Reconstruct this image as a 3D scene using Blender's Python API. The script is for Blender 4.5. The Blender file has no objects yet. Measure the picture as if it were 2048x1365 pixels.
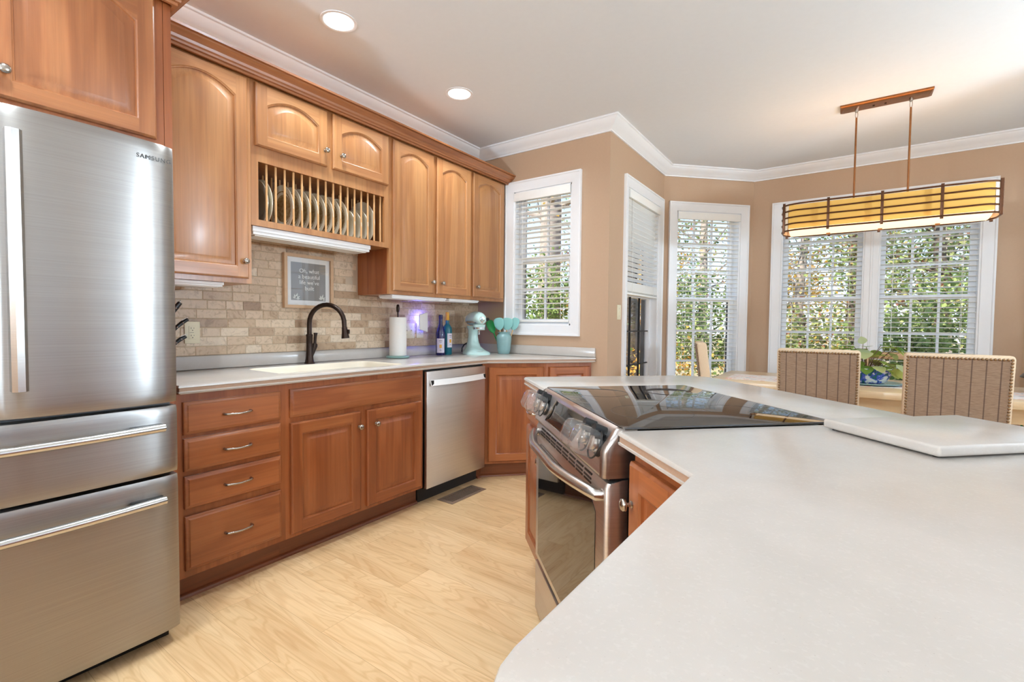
import bpy, bmesh, math, random
from math import sin, cos, pi, radians, sqrt
from mathutils import Vector, Matrix
random.seed(7)
SC = bpy.context.scene
COL = SC.collection

# ------------------------------------------------------------------ camera
F_PX = 949.97
CAM = Vector((2.8075, -0.0774, 1.1717))
YAW, PITCH, ROLL = radians(-35.0391), radians(-2.0607), radians(0.5304)
_f = Vector((sin(YAW)*cos(PITCH), cos(YAW)*cos(PITCH), sin(PITCH)))
_r = Vector((cos(YAW), -sin(YAW), 0)); _u = _r.cross(_f)
_r2 = _r*cos(ROLL) + _u*sin(ROLL); _u2 = -_r*sin(ROLL) + _u*cos(ROLL)
cd = bpy.data.cameras.new('camera'); cam = bpy.data.objects.new('camera', cd); COL.objects.link(cam)
cd.sensor_width = 36.0; cd.lens = F_PX*36.0/2048.0; cd.clip_start = .02; cd.clip_end = 300
mw = Matrix((( _r2.x, _u2.x, -_f.x, CAM.x), (_r2.y, _u2.y, -_f.y, CAM.y), (_r2.z, _u2.z, -_f.z, CAM.z), (0, 0, 0, 1)))
cam.matrix_world = mw
SC.camera = cam

# ------------------------------------------------------------------ world, sun, exposure
SKY_STRENGTH = 1.3
SUN_STRENGTH = 7.0
CAN_W = 5.5
FILL_LAMP_W = 150.0  # power of the added unseen fill lamps
vs = SC.view_settings
SC.display_settings.display_device = 'sRGB'
vs.view_transform = 'Standard'; vs.look = 'None'; vs.gamma = 1.0; vs.use_curve_mapping = False
vs.exposure = 0.66
cy = SC.cycles
cy.max_bounces = 9; cy.diffuse_bounces = 5; cy.glossy_bounces = 4; cy.transmission_bounces = 6; cy.transparent_max_bounces = 16
cy.caustics_reflective = False; cy.caustics_refractive = False
cy.sample_clamp_indirect = 6.0
cy.use_denoising = True
W = bpy.data.worlds.new('World'); SC.world = W; W.use_nodes = True
wn = W.node_tree; wn.nodes.clear()
wo = wn.nodes.new('ShaderNodeOutputWorld'); wb = wn.nodes.new('ShaderNodeBackground')
wt = wn.nodes.new('ShaderNodeTexCoord'); wx = wn.nodes.new('ShaderNodeSeparateXYZ'); wr = wn.nodes.new('ShaderNodeValToRGB')
wn.links.new(wt.outputs['Generated'], wx.inputs[0]); wn.links.new(wx.outputs['Z'], wr.inputs[0])
e = wr.color_ramp.elements
e[0].position = 0.0; e[0].color = (.74, .83, .92, 1)
e[1].position = .45; e[1].color = (.26, .50, .92, 1)
k = wr.color_ramp.elements.new(.10); k.color = (.54, .73, .96, 1)
wn.links.new(wr.outputs[0], wb.inputs[0]); wb.inputs[1].default_value = SKY_STRENGTH
wn.links.new(wb.outputs[0], wo.inputs[0])
sd = bpy.data.lights.new('sun', 'SUN'); sun = bpy.data.objects.new('sun', sd); COL.objects.link(sun)
sd.energy = SUN_STRENGTH; sd.angle = radians(1.0); sd.color = (1.0, .93, .82)
sun.rotation_euler = Vector((.35, .95, -.95)).to_track_quat('-Z', 'Y').to_euler()
sun.location = (-4, -9, 9)

# ------------------------------------------------------------------ materials
def srgb(r, g, b):
    def l(c):
        c /= 255.0
        return c/12.92 if c <= .04045 else ((c+.055)/1.055)**2.4
    return (l(r), l(g), l(b), 1.0)

class NT:
    def __init__(s, name):
        s.m = bpy.data.materials.new(name); s.m.use_nodes = True
        s.t = s.m.node_tree; s.n = s.t.nodes; s.n.clear()
        s.out = s.n.new('ShaderNodeOutputMaterial')
    def new(s, t, **kw):
        n = s.n.new('ShaderNode'+t)
        for k, v in kw.items(): setattr(n, k, v)
        return n
    def link(s, a, b): s.t.links.new(a, b)
    def coord(s, which='Object', scale=(1, 1, 1), rnd=0.0):
        tc = s.new('TexCoord'); mp = s.new('Mapping'); mp.inputs['Scale'].default_value = scale
        s.link(tc.outputs[which], mp.inputs['Vector'])
        if rnd:
            oi = s.new('ObjectInfo'); mu = s.new('Math', operation='MULTIPLY'); mu.inputs[1].default_value = rnd
            s.link(oi.outputs['Random'], mu.inputs[0])
            cb = s.new('CombineXYZ')
            for i in range(3): s.link(mu.outputs[0], cb.inputs[i])
            s.link(cb.outputs[0], mp.inputs['Location'])
        return mp.outputs[0]
    def noise(s, vec, scale=1., detail=4., rough=.55, dist=0.):
        n = s.new('TexNoise'); s.link(vec, n.inputs['Vector'])
        n.inputs['Scale'].default_value = scale; n.inputs['Detail'].default_value = detail
        n.inputs['Roughness'].default_value = rough; n.inputs['Distortion'].default_value = dist
        return n.outputs[0]
    def ramp(s, fac, stops):
        r = s.new('ValToRGB'); s.link(fac, r.inputs[0]); el = r.color_ramp.elements
        el[0].position, el[0].color = stops[0]; el[1].position, el[1].color = stops[-1]
        for p, c in stops[1:-1]:
            x = el.new(p); x.color = c
        return r.outputs[0]
    def mix(s, fac, a, b, blend='MIX'):
        m = s.new('Mix', data_type='RGBA', blend_type=blend)
        for sock, v in ((m.inputs[0], fac), (m.inputs[6], a), (m.inputs[7], b)):
            if isinstance(v, (int, float)): sock.default_value = v
            elif isinstance(v, tuple): sock.default_value = v
            else: s.link(v, sock)
        return m.outputs[2]
    def math(s, op, a, b=None):
        m = s.new('Math', operation=op)
        for i, v in enumerate((a, b)):
            if v is None: continue
            if isinstance(v, (int, float)): m.inputs[i].default_value = v
            else: s.link(v, m.inputs[i])
        return m.outputs[0]
    def bsdf(s, color=None, rough=.5, metal=0., spec=.5, **kw):
        p = s.new('BsdfPrincipled')
        if color is not None:
            if isinstance(color, tuple): p.inputs['Base Color'].default_value = color
            else: s.link(color, p.inputs['Base Color'])
        if isinstance(rough, (int, float)): p.inputs['Roughness'].default_value = rough
        else: s.link(rough, p.inputs['Roughness'])
        p.inputs['Metallic'].default_value = metal; p.inputs['Specular IOR Level'].default_value = spec
        for k, v in kw.items(): p.inputs[k.replace('_', ' ')].default_value = v
        s.link(p.outputs[0], s.out.inputs[0]); s.p = p
        return p
    def bump(s, h, strength=.2, dist=.002):
        b = s.new('Bump'); b.inputs['Strength'].default_value = strength; b.inputs['Distance'].default_value = dist
        s.link(h, b.inputs['Height']); s.link(b.outputs[0], s.p.inputs['Normal'])

def plain(name, c, rough=.5, metal=0., spec=.5, vary=.0, nscale=30, bump=0., **kw):
    t = NT(name); col = srgb(*c)
    v = t.noise(t.coord('Object'), nscale, 3)
    if vary:
        lo = tuple(x*(1-vary) for x in col[:3])+(1,); hi = tuple(min(1, x*(1+vary)) for x in col[:3])+(1,)
        col = t.ramp(v, [(.3, lo), (.7, hi)])
    t.bsdf(col, rough, metal, spec, **kw)
    if bump: t.bump(v, bump, .001)
    return t.m

def wood(name, dark, mid, light, axis='z', rough=.34, scale=1.0, coat=.25, streak=.22):
    t = NT(name)
    a = {'z': (9, 9, .9), 'x': (.9, 9, 9), 'y': (9, .9, 9)}[axis]
    b = {'z': (90, 90, 2.2), 'x': (2.2, 90, 90), 'y': (90, 2.2, 90)}[axis]
    a = tuple(x*scale for x in a); b = tuple(x*scale for x in b)
    v = t.coord('Object', a, 37.0)
    n1 = t.noise(v, 1.0, 3, .5, .5)
    rg = t.math('SINE', t.math('MULTIPLY', n1, 26.0))
    rg = t.math('ADD', t.math('MULTIPLY', rg, .07), n1)
    base = t.ramp(rg, [(.25, srgb(*dark)), (.5, srgb(*mid)), (.78, srgb(*light))])
    n2 = t.noise(t.coord('Object', b, 11.0), 1.0, 5, .65, .2)
    st = t.ramp(n2, [(.3, (1-streak,)*3+(1,)), (.65, (1, 1, 1, 1))])
    oi = t.new('ObjectInfo')
    tone = t.ramp(oi.outputs['Random'], [(0, (.90, .89, .87, 1)), (1, (1.06, 1.05, 1.04, 1))])
    c = t.mix(1.0, t.mix(1.0, base, st, 'MULTIPLY'), tone, 'MULTIPLY')
    t.bsdf(c, rough, 0, .5, Coat_Weight=coat, Coat_Roughness=.18)
    t.bump(n2, .06, .0006)
    return t.m

M = {}
# same cherry: honey copy on wall cabinets; redder base copy partly paints in shade
M['cherry_v'] = wood('cherry_honey', (168, 110, 66), (185, 128, 79), (197, 142, 92))
M['cherry_h'] = wood('cherry_honey_rail', (166, 108, 65), (186, 128, 81), (198, 144, 94), 'x')
M['cherry_y'] = wood('cherry_honey_crown', (140, 84, 46), (166, 104, 62), (184, 122, 78), 'y')
M['red_v'] = wood('cherry_red_shaded', (140, 74, 38), (160, 90, 48), (174, 104, 60))
M['red_h'] = wood('cherry_red_shaded_rail', (142, 76, 40), (164, 94, 52), (180, 110, 64), 'x')
M['amber_v'] = wood('cherry_amber', (148, 88, 50), (170, 106, 64), (186, 124, 78))
M['amber_h'] = wood('cherry_amber_rail', (146, 86, 48), (168, 104, 62), (184, 122, 76), 'x')
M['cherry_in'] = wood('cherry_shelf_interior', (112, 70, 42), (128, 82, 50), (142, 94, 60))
M['toe'] = wood('cherry_toe_kick', (104, 54, 30), (122, 66, 38), (138, 78, 46), 'x')
M['maple'] = wood('maple_table', (222, 190, 146), (232, 204, 162), (240, 216, 180), 'x', rough=.3, streak=.08)
M['dowel'] = plain('rack_dowel_wood', (218, 168, 114), .45)
M['wall'] = plain('wall_paint', (194, 164, 137), .75, vary=.012, nscale=60, bump=.05, spec=.3)
M['ceiling'] = plain('ceiling_paint', (228, 230, 232), .9, vary=.008, nscale=30, spec=.1)
M['white'] = plain('white_trim', (240, 240, 241), .4, vary=.006, nscale=20)
M['blind'] = plain('blind_slat_white', (247, 245, 240), .45, vary=.01)
M['dark_frame'] = plain('screen_frame_backlit_muntin', (32, 30, 29), .6)
M['black'] = plain('black_plastic', (14, 14, 15), .35)
M['black_glass'] = plain('black_glass', (22, 17, 14), .03, spec=.5, IOR=2.0)
M['rubber'] = plain('dark_toe', (30, 24, 22), .6)
M['nickel'] = plain('satin_nickel', (176, 168, 158), .22, 1.0)
M['bronze'] = plain('oil_rubbed_bronze', (58, 45, 38), .33, .75, vary=.2, nscale=40)
M['copper'] = plain('copper_bronze_metal', (150, 98, 58), .3, .85, vary=.12, nscale=30)
M['bronze_bar'] = plain('dark_bronze_bar', (92, 56, 32), .35, .55, vary=.15, nscale=30)
M['chrome'] = plain('chrome', (215, 215, 216), .08, 1.0)
M['cream_plate'] = plain('almond_plastic', (226, 216, 186), .4)
M['white_plastic'] = plain('white_plastic', (232, 228, 222), .4)
M['paper'] = plain('paper_white', (240, 236, 230), .9, vary=.01, nscale=80, bump=.15)
M['teal'] = plain('teal_silicone', (132, 190, 186), .45)
M['sage'] = plain('sage_base', (134, 166, 158), .35)
M['aqua'] = plain('aqua_enamel', (198, 228, 223), .16, spec=.6)
M['celadon'] = plain('celadon_glaze', (136, 172, 172), .25, vary=.06, nscale=10, Coat_Weight=.4)
M['green'] = plain('green_plastic', (12, 128, 58), .4)
M['lightwood'] = plain('light_beech', (206, 170, 128), .5, vary=.06, nscale=50)
M['cobalt'] = plain('cobalt_glass', (10, 12, 78), .08, spec=.8, vary=.2, nscale=12)
M['tealglass'] = plain('frosted_teal_glass', (16, 98, 112), .32, spec=.5)
M['yellow'] = plain('yellow_foil', (222, 160, 52), .4)
M['label'] = plain('paper_label', (216, 206, 216), .6, vary=.04, nscale=40)
M['label_gray'] = plain('label_print', (120, 116, 128), .6)
M['porcelain'] = plain('cream_porcelain', (236, 227, 207), .18)
M['dkglass'] = plain('dark_amber_glass', (44, 22, 16), .1, spec=.7)
M['soil'] = plain('soil', (30, 24, 20), .9)
M['fabric'] = plain('cream_linen', (222, 196, 164), .85, vary=.05, nscale=160, bump=.2)
M['leg'] = plain('dark_wood_leg', (64, 42, 30), .4)
M['nail'] = plain('antique_brass_nail', (150, 120, 88), .3, .9)
M['grey_print'] = plain('grey_print', (134, 130, 126), .5)
M['mat_board'] = plain('mat_board', (232, 230, 227), .8)
M['frame_wood'] = plain('pale_oak_frame', (202, 166, 130), .5, vary=.05, nscale=40)
M['leaf_print'] = plain('pale_leaf_print', (214, 214, 206), .6)
M['vent'] = plain('brown_vent_metal', (140, 116, 98), .4, .4)
M['vent_dark'] = plain('vent_slot', (52, 42, 36), .6)
M['inlay'] = plain('tan_edge_inlay', (172, 140, 116), .5, vary=.05, nscale=200)
M['grey_letters'] = plain('grey_letters', (88, 87, 86), .4, .3)
M['bark'] = plain('grey_bark', (150, 138, 128), .9, vary=.35, nscale=9, bump=.6)
M['bark_dk'] = plain('brown_bark', (84, 70, 58), .9, vary=.35, nscale=9, bump=.6)
M['stem'] = plain('plant_stem', (110, 84, 52), .6)
M['basin'] = plain('cream_basin', (238, 226, 204), .25, Coat_Weight=.3)
M['dkbrown'] = plain('dark_brown_glaze', (72, 54, 40), .35, vary=.15, nscale=10)
M['stoneware'] = plain('grey_stoneware', (120, 112, 100), .5)
M['cream'] = plain('cream_ceramic', (232, 214, 192), .35)

def stainless(name, c, rough, aniso, rot=0.0):
    t = NT(name)
    n = t.noise(t.coord('Object', (1.5, 1.5, 260)), 1.0, 3)
    col = t.ramp(n, [(.3, srgb(*[x-5 for x in c])), (.7, srgb(*[min(255, x+5) for x in c]))])
    t.bsdf(col, rough, 1.0, .5, Anisotropic=aniso, Anisotropic_Rotation=rot)
    return t.m
M['steel'] = stainless('brushed_stainless', (166, 162, 158), .30, .85, .25)
M['steel_lt'] = stainless('satin_stainless', (206, 203, 199), .24, .3)
M['steel_pan'] = stainless('range_stainless', (212, 206, 202), .34, .5, .25)
M['steel_post'] = stainless('range_post_stainless', (176, 168, 162), .28, .3)
M['handle_lt'] = plain('bright_satin_handle', (236, 233, 229), .4, .35)
M['steel_dw'] = stainless('dishwasher_stainless', (222, 217, 211), .42, .75, .25)
M['steel_side'] = plain('grey_appliance_side', (120, 119, 118), .5, .2)

def quartz():
    t = NT('solid_surface_counter')
    v = t.coord('Object')
    n = t.noise(v, 5, 5, .6)
    base = t.ramp(n, [(.3, srgb(190, 182, 173)), (.7, srgb(199, 191, 183))])
    vo = t.new('TexVoronoi'); t.link(v, vo.inputs['Vector']); vo.inputs['Scale'].default_value = 210
    sp = t.ramp(vo.outputs['Distance'], [(.0, (1, 1, 1, 1)), (.16, (0, 0, 0, 1))])
    gate = t.ramp(t.noise(v, 130, 2), [(.56, (0, 0, 0, 1)), (.62, (1, 1, 1, 1))])
    c = t.mix(t.math('MULTIPLY', t.math('MULTIPLY', sp, gate), .55), base, srgb(150, 128, 112))
    gate2 = t.ramp(t.noise(v, 190, 3), [(.55, (0, 0, 0, 1)), (.68, (1, 1, 1, 1))])
    c = t.mix(t.math('MULTIPLY', gate2, .07), c, srgb(240, 236, 230))
    t.bsdf(c, .20, 0, .5)
    return t.m
M['counter'] = quartz()

def floor_mat():
    t = NT('laminate_planks')
    v = t.coord('Object')
    br = t.new('TexBrick'); t.link(v, br.inputs['Vector'])
    br.offset = .37; br.inputs['Scale'].default_value = 1.0
    br.inputs['Brick Width'].default_value = 1.22; br.inputs['Row Height'].default_value = .19
    br.inputs['Mortar Size'].default_value = .0009; br.inputs['Mortar Smooth'].default_value = .3
    br.inputs['Color1'].default_value = (0, 0, 0, 1); br.inputs['Color2'].default_value = (1, 1, 1, 1)
    br.inputs['Mortar'].default_value = (.5, .5, .5, 1)
    cb = t.new('CombineXYZ'); sh = t.math('MULTIPLY', br.outputs['Color'], 23.0)
    for i in range(3): t.link(sh, cb.inputs[i])
    ad = t.new('VectorMath', operation='ADD'); t.link(v, ad.inputs[0]); t.link(cb.outputs[0], ad.inputs[1])
    mp = t.new('Mapping'); mp.inputs['Scale'].default_value = (1.5, 9, 1); t.link(ad.outputs[0], mp.inputs['Vector'])
    n1 = t.noise(mp.outputs[0], 1.0, 2, .45, .6)
    rings = t.math('SINE', t.math('MULTIPLY', n1, 85.0))
    ringc = t.ramp(t.math('ADD', t.math('MULTIPLY', rings, .5), .5), [(.0, (.86, .78, .70, 1)), (.35, (1, 1, 1, 1))])
    base = t.ramp(n1, [(.25, srgb(212, 172, 126)), (.5, srgb(226, 190, 144)), (.78, srgb(233, 200, 157))])
    mp2 = t.new('Mapping'); mp2.inputs['Scale'].default_value = (4, 140, 1); t.link(ad.outputs[0], mp2.inputs['Vector'])
    n2 = t.noise(mp2.outputs[0], 1.0, 4, .6)
    st = t.ramp(n2, [(.3, (.90, .87, .83, 1)), (.6, (1, 1, 1, 1))])
    c = t.mix(.62, base, ringc, 'MULTIPLY'); c = t.mix(1.0, c, st, 'MULTIPLY')
    tone = t.ramp(br.outputs['Color'], [(0, (.93, .92, .90, 1)), (1, (1.03, 1.03, 1.03, 1))])
    c = t.mix(1.0, c, tone, 'MULTIPLY')
    c = t.mix(t.math('MULTIPLY', br.outputs['Fac'], .6), c, srgb(150, 106, 66))
    t.bsdf(c, .32, 0, .45)
    return t.m
M['floor'] = floor_mat()

def tile_mat():
    t = NT('travertine_tile')
    at = t.new('Attribute'); at.attribute_name = 'tone'
    v = t.coord('Object')
    cb = t.new('CombineXYZ'); sh = t.math('MULTIPLY', at.outputs['Fac'], 19.0)
    for i in range(3): t.link(sh, cb.inputs[i])
    ad = t.new('VectorMath', operation='ADD'); t.link(v, ad.inputs[0]); t.link(cb.outputs[0], ad.inputs[1])
    n = t.noise(ad.outputs[0], 26, 6, .62, 1.6)
    base = t.ramp(at.outputs['Fac'], [(0, srgb(166, 136, 108)), (.35, srgb(200, 174, 144)), (.7, srgb(214, 190, 162)), (1, srgb(222, 204, 180))])
    vein = t.ramp(n, [(.36, (.66, .60, .54, 1)), (.47, (.95, .93, .90, 1)), (.7, (1.06, 1.05, 1.04, 1))])
    c = t.mix(.85, base, vein, 'MULTIPLY')
    t.bsdf(c, .38, 0, .45); t.bump(n, .25, .001)
    return t.m
M['tile'] = tile_mat()
M['grout'] = plain('grout', (196, 178, 154), .9)

def two_sided_fresnel(t, ior):
    fr = t.new('Fresnel'); ge = t.new('NewGeometry')
    t.link(t.math('ADD', ior, t.math('MULTIPLY', ge.outputs['Backfacing'], 1/ior-ior)), fr.inputs[0])
    return fr
def glass_mat(name='window_glass', tint=(1, 1, 1, 1), ior=1.45):
    t = NT(name)
    tr = t.new('BsdfTransparent'); tr.inputs[0].default_value = tint
    gl = t.new('BsdfGlossy'); gl.inputs['Roughness'].default_value = 0.0
    fr = two_sided_fresnel(t, ior)
    mx = t.new('MixShader'); t.link(fr.outputs[0], mx.inputs[0]); t.link(tr.outputs[0], mx.inputs[1]); t.link(gl.outputs[0], mx.inputs[2])
    t.link(mx.outputs[0], t.out.inputs[0])
    return t.m
M['glass'] = glass_mat()
def clear_mat():
    t = NT('clear_plastic')
    tr = t.new('BsdfTransparent'); tr.inputs[0].default_value = (.97, .96, .95, 1)
    gl = t.new('BsdfGlossy'); gl.inputs['Roughness'].default_value = .06
    df = t.new('BsdfDiffuse'); df.inputs[0].default_value = (.85, .83, .82, 1)
    fr = two_sided_fresnel(t, 1.5)
    m1 = t.new('MixShader'); m1.inputs[0].default_value = .06; t.link(tr.outputs[0], m1.inputs[1]); t.link(df.outputs[0], m1.inputs[2])
    m2 = t.new('MixShader'); t.link(fr.outputs[0], m2.inputs[0]); t.link(m1.outputs[0], m2.inputs[1]); t.link(gl.outputs[0], m2.inputs[2])
    t.link(m2.outputs[0], t.out.inputs[0]); return t.m
M['clear'] = clear_mat()

def emis(name, c, s):
    t = NT(name); em = t.new('Emission'); em.inputs[0].default_value = srgb(*c); em.inputs[1].default_value = s
    t.link(em.outputs[0], t.out.inputs[0]); return t.m
M['lamp_white'] = emis('lamp_lens', (255, 252, 246), 3.0)
M['blue_led'] = emis('blue_led', (70, 70, 255), 9.0)
def shade_mat(name, c, e):
    t = NT(name); t.bsdf(srgb(*c), .8, 0, .2)
    t.p.inputs['Emission Color'].default_value = srgb(*c); t.p.inputs['Emission Strength'].default_value = e
    return t.m
M['amber'] = shade_mat('lit_amber_shade', (214, 168, 88), .17)
M['pale_shade'] = shade_mat('pale_end_shade', (232, 214, 188), .12)
M['diffuser'] = shade_mat('lit_diffuser', (255, 226, 188), .75)

def striped():
    t = NT('striped_upholstery')
    v = t.coord('Object')
    sx = t.new('SeparateXYZ'); t.link(v, sx.inputs[0])
    m = t.math('ABSOLUTE', t.math('SUBTRACT', t.math('FRACT', t.math('ADD', t.math('MULTIPLY', sx.outputs['X'], 18.5), .5)), .5))
    line = t.ramp(m, [(.035, (1, 1, 1, 1)), (.06, (0, 0, 0, 1))])
    w = t.noise(t.coord('Object', (40, 40, 320)), 1.0, 3)
    base = t.ramp(w, [(.3, srgb(140, 116, 96)), (.7, srgb(166, 141, 118))])
    c = t.mix(t.math('MULTIPLY', line, .75), base, srgb(84, 66, 58))
    t.bsdf(c, .85, 0, .25); t.bump(w, .3, .001)
    return t.m
M['striped'] = striped()

def blue_pot():
    t = NT('blue_floral_glaze')
    n = t.noise(t.coord('Object', (1, 1, .8)), 26, 2, .5, .8)
    sx = t.new('SeparateXYZ'); t.link(t.coord('Object'), sx.inputs[0])
    c = t.ramp(n, [(.40, srgb(40, 96, 84)), (.44, srgb(64, 80, 168)), (.53, srgb(84, 100, 186)), (.56, srgb(226, 224, 216)), (.9, srgb(232, 230, 224))])
    t.bsdf(c, .2); return t.m
M['bluepot'] = blue_pot()

def floral():
    t = NT('floral_placemat')
    n = t.noise(t.coord('Object'), 14, 3, .5, 1.0)
    c = t.ramp(n, [(.30, srgb(150, 160, 178)), (.40, srgb(232, 224, 218)), (.56, srgb(236, 228, 222)), (.63, srgb(228, 176, 160)), (.75, srgb(220, 200, 180))])
    t.bsdf(c, .8); return t.m
M['floral'] = floral()

def plate_mat():
    t = NT('printed_plate_center')
    v = t.coord('Object')
    n = t.noise(v, 60, 3)
    c = t.ramp(n, [(.35, srgb(140, 106, 66)), (.65, srgb(190, 164, 122))])
    t.bsdf(c, .2); return t.m
M['plate_print'] = plate_mat()

def leafmat(name, cols):
    t = NT(name)
    at = t.new('Attribute'); at.attribute_name = 'tone'
    c = t.ramp(at.outputs['Fac'], [(i/(len(cols)-1), srgb(*x)) for i, x in enumerate(cols)])
    d = t.new('BsdfDiffuse'); t.link(c, d.inputs[0]); tl = t.new('BsdfTranslucent'); t.link(c, tl.inputs[0])
    mx = t.new('MixShader'); mx.inputs[0].default_value = .4
    t.link(d.outputs[0], mx.inputs[1]); t.link(tl.outputs[0], mx.inputs[2]); t.link(mx.outputs[0], t.out.inputs[0])
    return t.m
M['leaf_green'] = leafmat('green_leaves', [(84, 104, 62), (116, 140, 80), (152, 170, 106), (188, 194, 132)])
M['leaf_mix'] = leafmat('turning_leaves', [(88, 104, 64), (130, 148, 90), (172, 172, 112), (164, 106, 86)])
M['leaf_gold'] = leafmat('golden_leaves', [(196, 144, 60), (230, 180, 84), (240, 200, 110), (170, 160, 80)])
M['leaf_pot'] = leafmat('pothos_leaves', [(96, 138, 58), (156, 178, 86), (200, 200, 118), (186, 198, 160)])
M['ground'] = plain('leaf_litter_ground', (170, 150, 110), .95, vary=.3, nscale=3)

# ------------------------------------------------------------------ mesh helpers
class MB:
    def __init__(s): s.v = []; s.f = []; s.mi = []; s.tone = None
    def add(s, vs, fs, m=0):
        b = len(s.v); s.v += [tuple(p) for p in vs]
        s.f += [tuple(i+b for i in f) for f in fs]; s.mi += [m]*len(fs); return s
    def box(s, x0, x1, y0, y1, z0, z1, m=0):
        return s.add([(x0, y0, z0), (x1, y0, z0), (x1, y1, z0), (x0, y1, z0), (x0, y0, z1), (x1, y0, z1), (x1, y1, z1), (x0, y1, z1)],
                     [(0, 3, 2, 1), (4, 5, 6, 7), (0, 1, 5, 4), (1, 2, 6, 5), (2, 3, 7, 6), (3, 0, 4, 7)], m)
    def quad(s, a, b, c, d, m=0): return s.add([a, b, c, d], [(0, 1, 2, 3)], m)
    def rings(s, rs, m=0, closed=True, cap0=True, cap1=True, mcap=None):
        n = len(rs[0]); vs = [p for r in rs for p in r]; fs = []
        for i in range(len(rs)-1):
            for j in range(n if closed else n-1):
                a = i*n+j; b = i*n+(j+1) % n; fs.append((a, b, b+n, a+n))
        s.add(vs, fs, m)
        if cap0 and closed: s.add(rs[0], [tuple(range(n))[::-1]], m if mcap is None else mcap)
        if cap1 and closed: s.add(rs[-1], [tuple(range(n))], m if mcap is None else mcap)
        return s
    def prism(s, poly, z0, z1, m=0):
        return s.rings([[(x, y, z0) for x, y in poly], [(x, y, z1) for x, y in poly]], m)
    def lathe(s, prof, n=24, c=(0, 0, 0), m=0, cap=True):
        rs = [[(c[0]+r*cos(2*pi*j/n), c[1]+r*sin(2*pi*j/n), c[2]+z) for j in range(n)] for r, z in prof]
        return s.rings(rs, m, True, cap, cap)
    def tube(s, pts, r, n=8, m=0, closed=False, flat=None):
        P = [Vector(p) for p in pts]; rs = []; L = len(P); prev = None
        for i, p in enumerate(P):
            if closed: d = P[(i+1) % L]-P[(i-1) % L]
            else: d = P[min(i+1, L-1)]-P[max(i-1, 0)]
            d.normalize()
            if prev is None:
                a = Vector((0, 0, 1)) if abs(d.z) < .9 else Vector((1, 0, 0))
                u = d.cross(a).normalized()
            else:
                u = (prev - d*prev.dot(d)).normalized()
            prev = u; w = d.cross(u)
            rr = r[i] if isinstance(r, (list, tuple)) else r
            fu, fw = flat if flat else (1, 1)
            rs.append([tuple(p+u*(rr*fu*cos(2*pi*j/n))+w*(rr*fw*sin(2*pi*j/n))) for j in range(n)])
        if closed: rs.append(rs[0]); return s.rings(rs, m, True, False, False)
        return s.rings(rs, m)
    def sphere(s, c, r, n=12, m=0, sc=(1, 1, 1)):
        prof = [(max(.0005, sin(pi*i/(n//2+2))), -cos(pi*i/(n//2+2))) for i in range(n//2+3)]
        rs = [[(c[0]+r*sc[0]*a*cos(2*pi*j/n), c[1]+r*sc[1]*a*sin(2*pi*j/n), c[2]+r*sc[2]*z) for j in range(n)] for a, z in prof]
        return s.rings(rs, m)
    def xf(s, mtx): s.v = [tuple(mtx @ Vector(p)) for p in s.v]; return s
    def build(s, name, mats, parent=None, loc=(0, 0, 0), rot=0, bevel=0, seg=2, ang=35, smooth=True):
        me = bpy.data.meshes.new(name); me.from_pydata(s.v, [], s.f)
        if not isinstance(mats, (list, tuple)): mats = [mats]
        for m in mats: me.materials.append(M[m])
        me.polygons.foreach_set('material_index', s.mi)
        bm = bmesh.new(); bm.from_mesh(me)
        if s.tone is None: bmesh.ops.remove_doubles(bm, verts=bm.verts, dist=1e-6)
        bmesh.ops.recalc_face_normals(bm, faces=bm.faces)
        if bevel:
            ed = [x for x in bm.edges if len(x.link_faces) == 2 and x.calc_face_angle(0) > radians(30)]
            bmesh.ops.bevel(bm, geom=ed, offset=bevel, segments=seg, affect='EDGES', profile=.5, clamp_overlap=True)
        bm.to_mesh(me); bm.free()
        if s.tone is not None:
            a = me.attributes.new('tone', 'FLOAT', 'FACE'); a.data.foreach_set('value', s.tone)
        if smooth:
            me.shade_smooth(); me.set_sharp_from_angle(angle=radians(ang))
        o = bpy.data.objects.new(name, me); COL.objects.link(o)
        o.location = loc; o.rotation_euler = (0, 0, rot)
        if parent: o.parent = parent
        return o

def thing(name, label, cat, loc=(0, 0, 0), rot=0, group=None):
    o = bpy.data.objects.new(name, None); COL.objects.link(o); o.empty_display_size = .05
    o.location = loc; o.rotation_euler = (0, 0, rot)
    return tag(o, label, cat, group)
def tag(o, label, cat, group=None):
    o['label'] = label; o['category'] = cat
    if group: o['group'] = group
    return o
def struct(o): o['kind'] = 'structure'; return o

def ell(cx, z, a, b, n=28, p=2.4, cy=0):
    out = []
    for j in range(n):
        c_, s_ = cos(2*pi*j/n), sin(2*pi*j/n)
        out.append((cx+a*math.copysign(abs(c_)**(2/p), c_), cy+b*math.copysign(abs(s_)**(2/p), s_), z))
    return out
def offset_path(P, d, closed=False):
    """offset a 2-D polyline to its left by d"""
    out = []; n = len(P)
    for i in range(n):
        def nrm(a, b):
            x, y = b[0]-a[0], b[1]-a[1]; l = sqrt(x*x+y*y); return (-y/l, x/l)
        if closed or 0 < i < n-1:
            n1 = nrm(P[i-1], P[i]); n2 = nrm(P[i], P[(i+1) % n])
            k = 1+n1[0]*n2[0]+n1[1]*n2[1]
            m = ((n1[0]+n2[0])/k, (n1[1]+n2[1])/k)
        elif i == 0: m = nrm(P[0], P[1])
        else: m = nrm(P[-2], P[-1])
        out.append((P[i][0]+m[0]*d, P[i][1]+m[1]*d))
    return out
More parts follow.
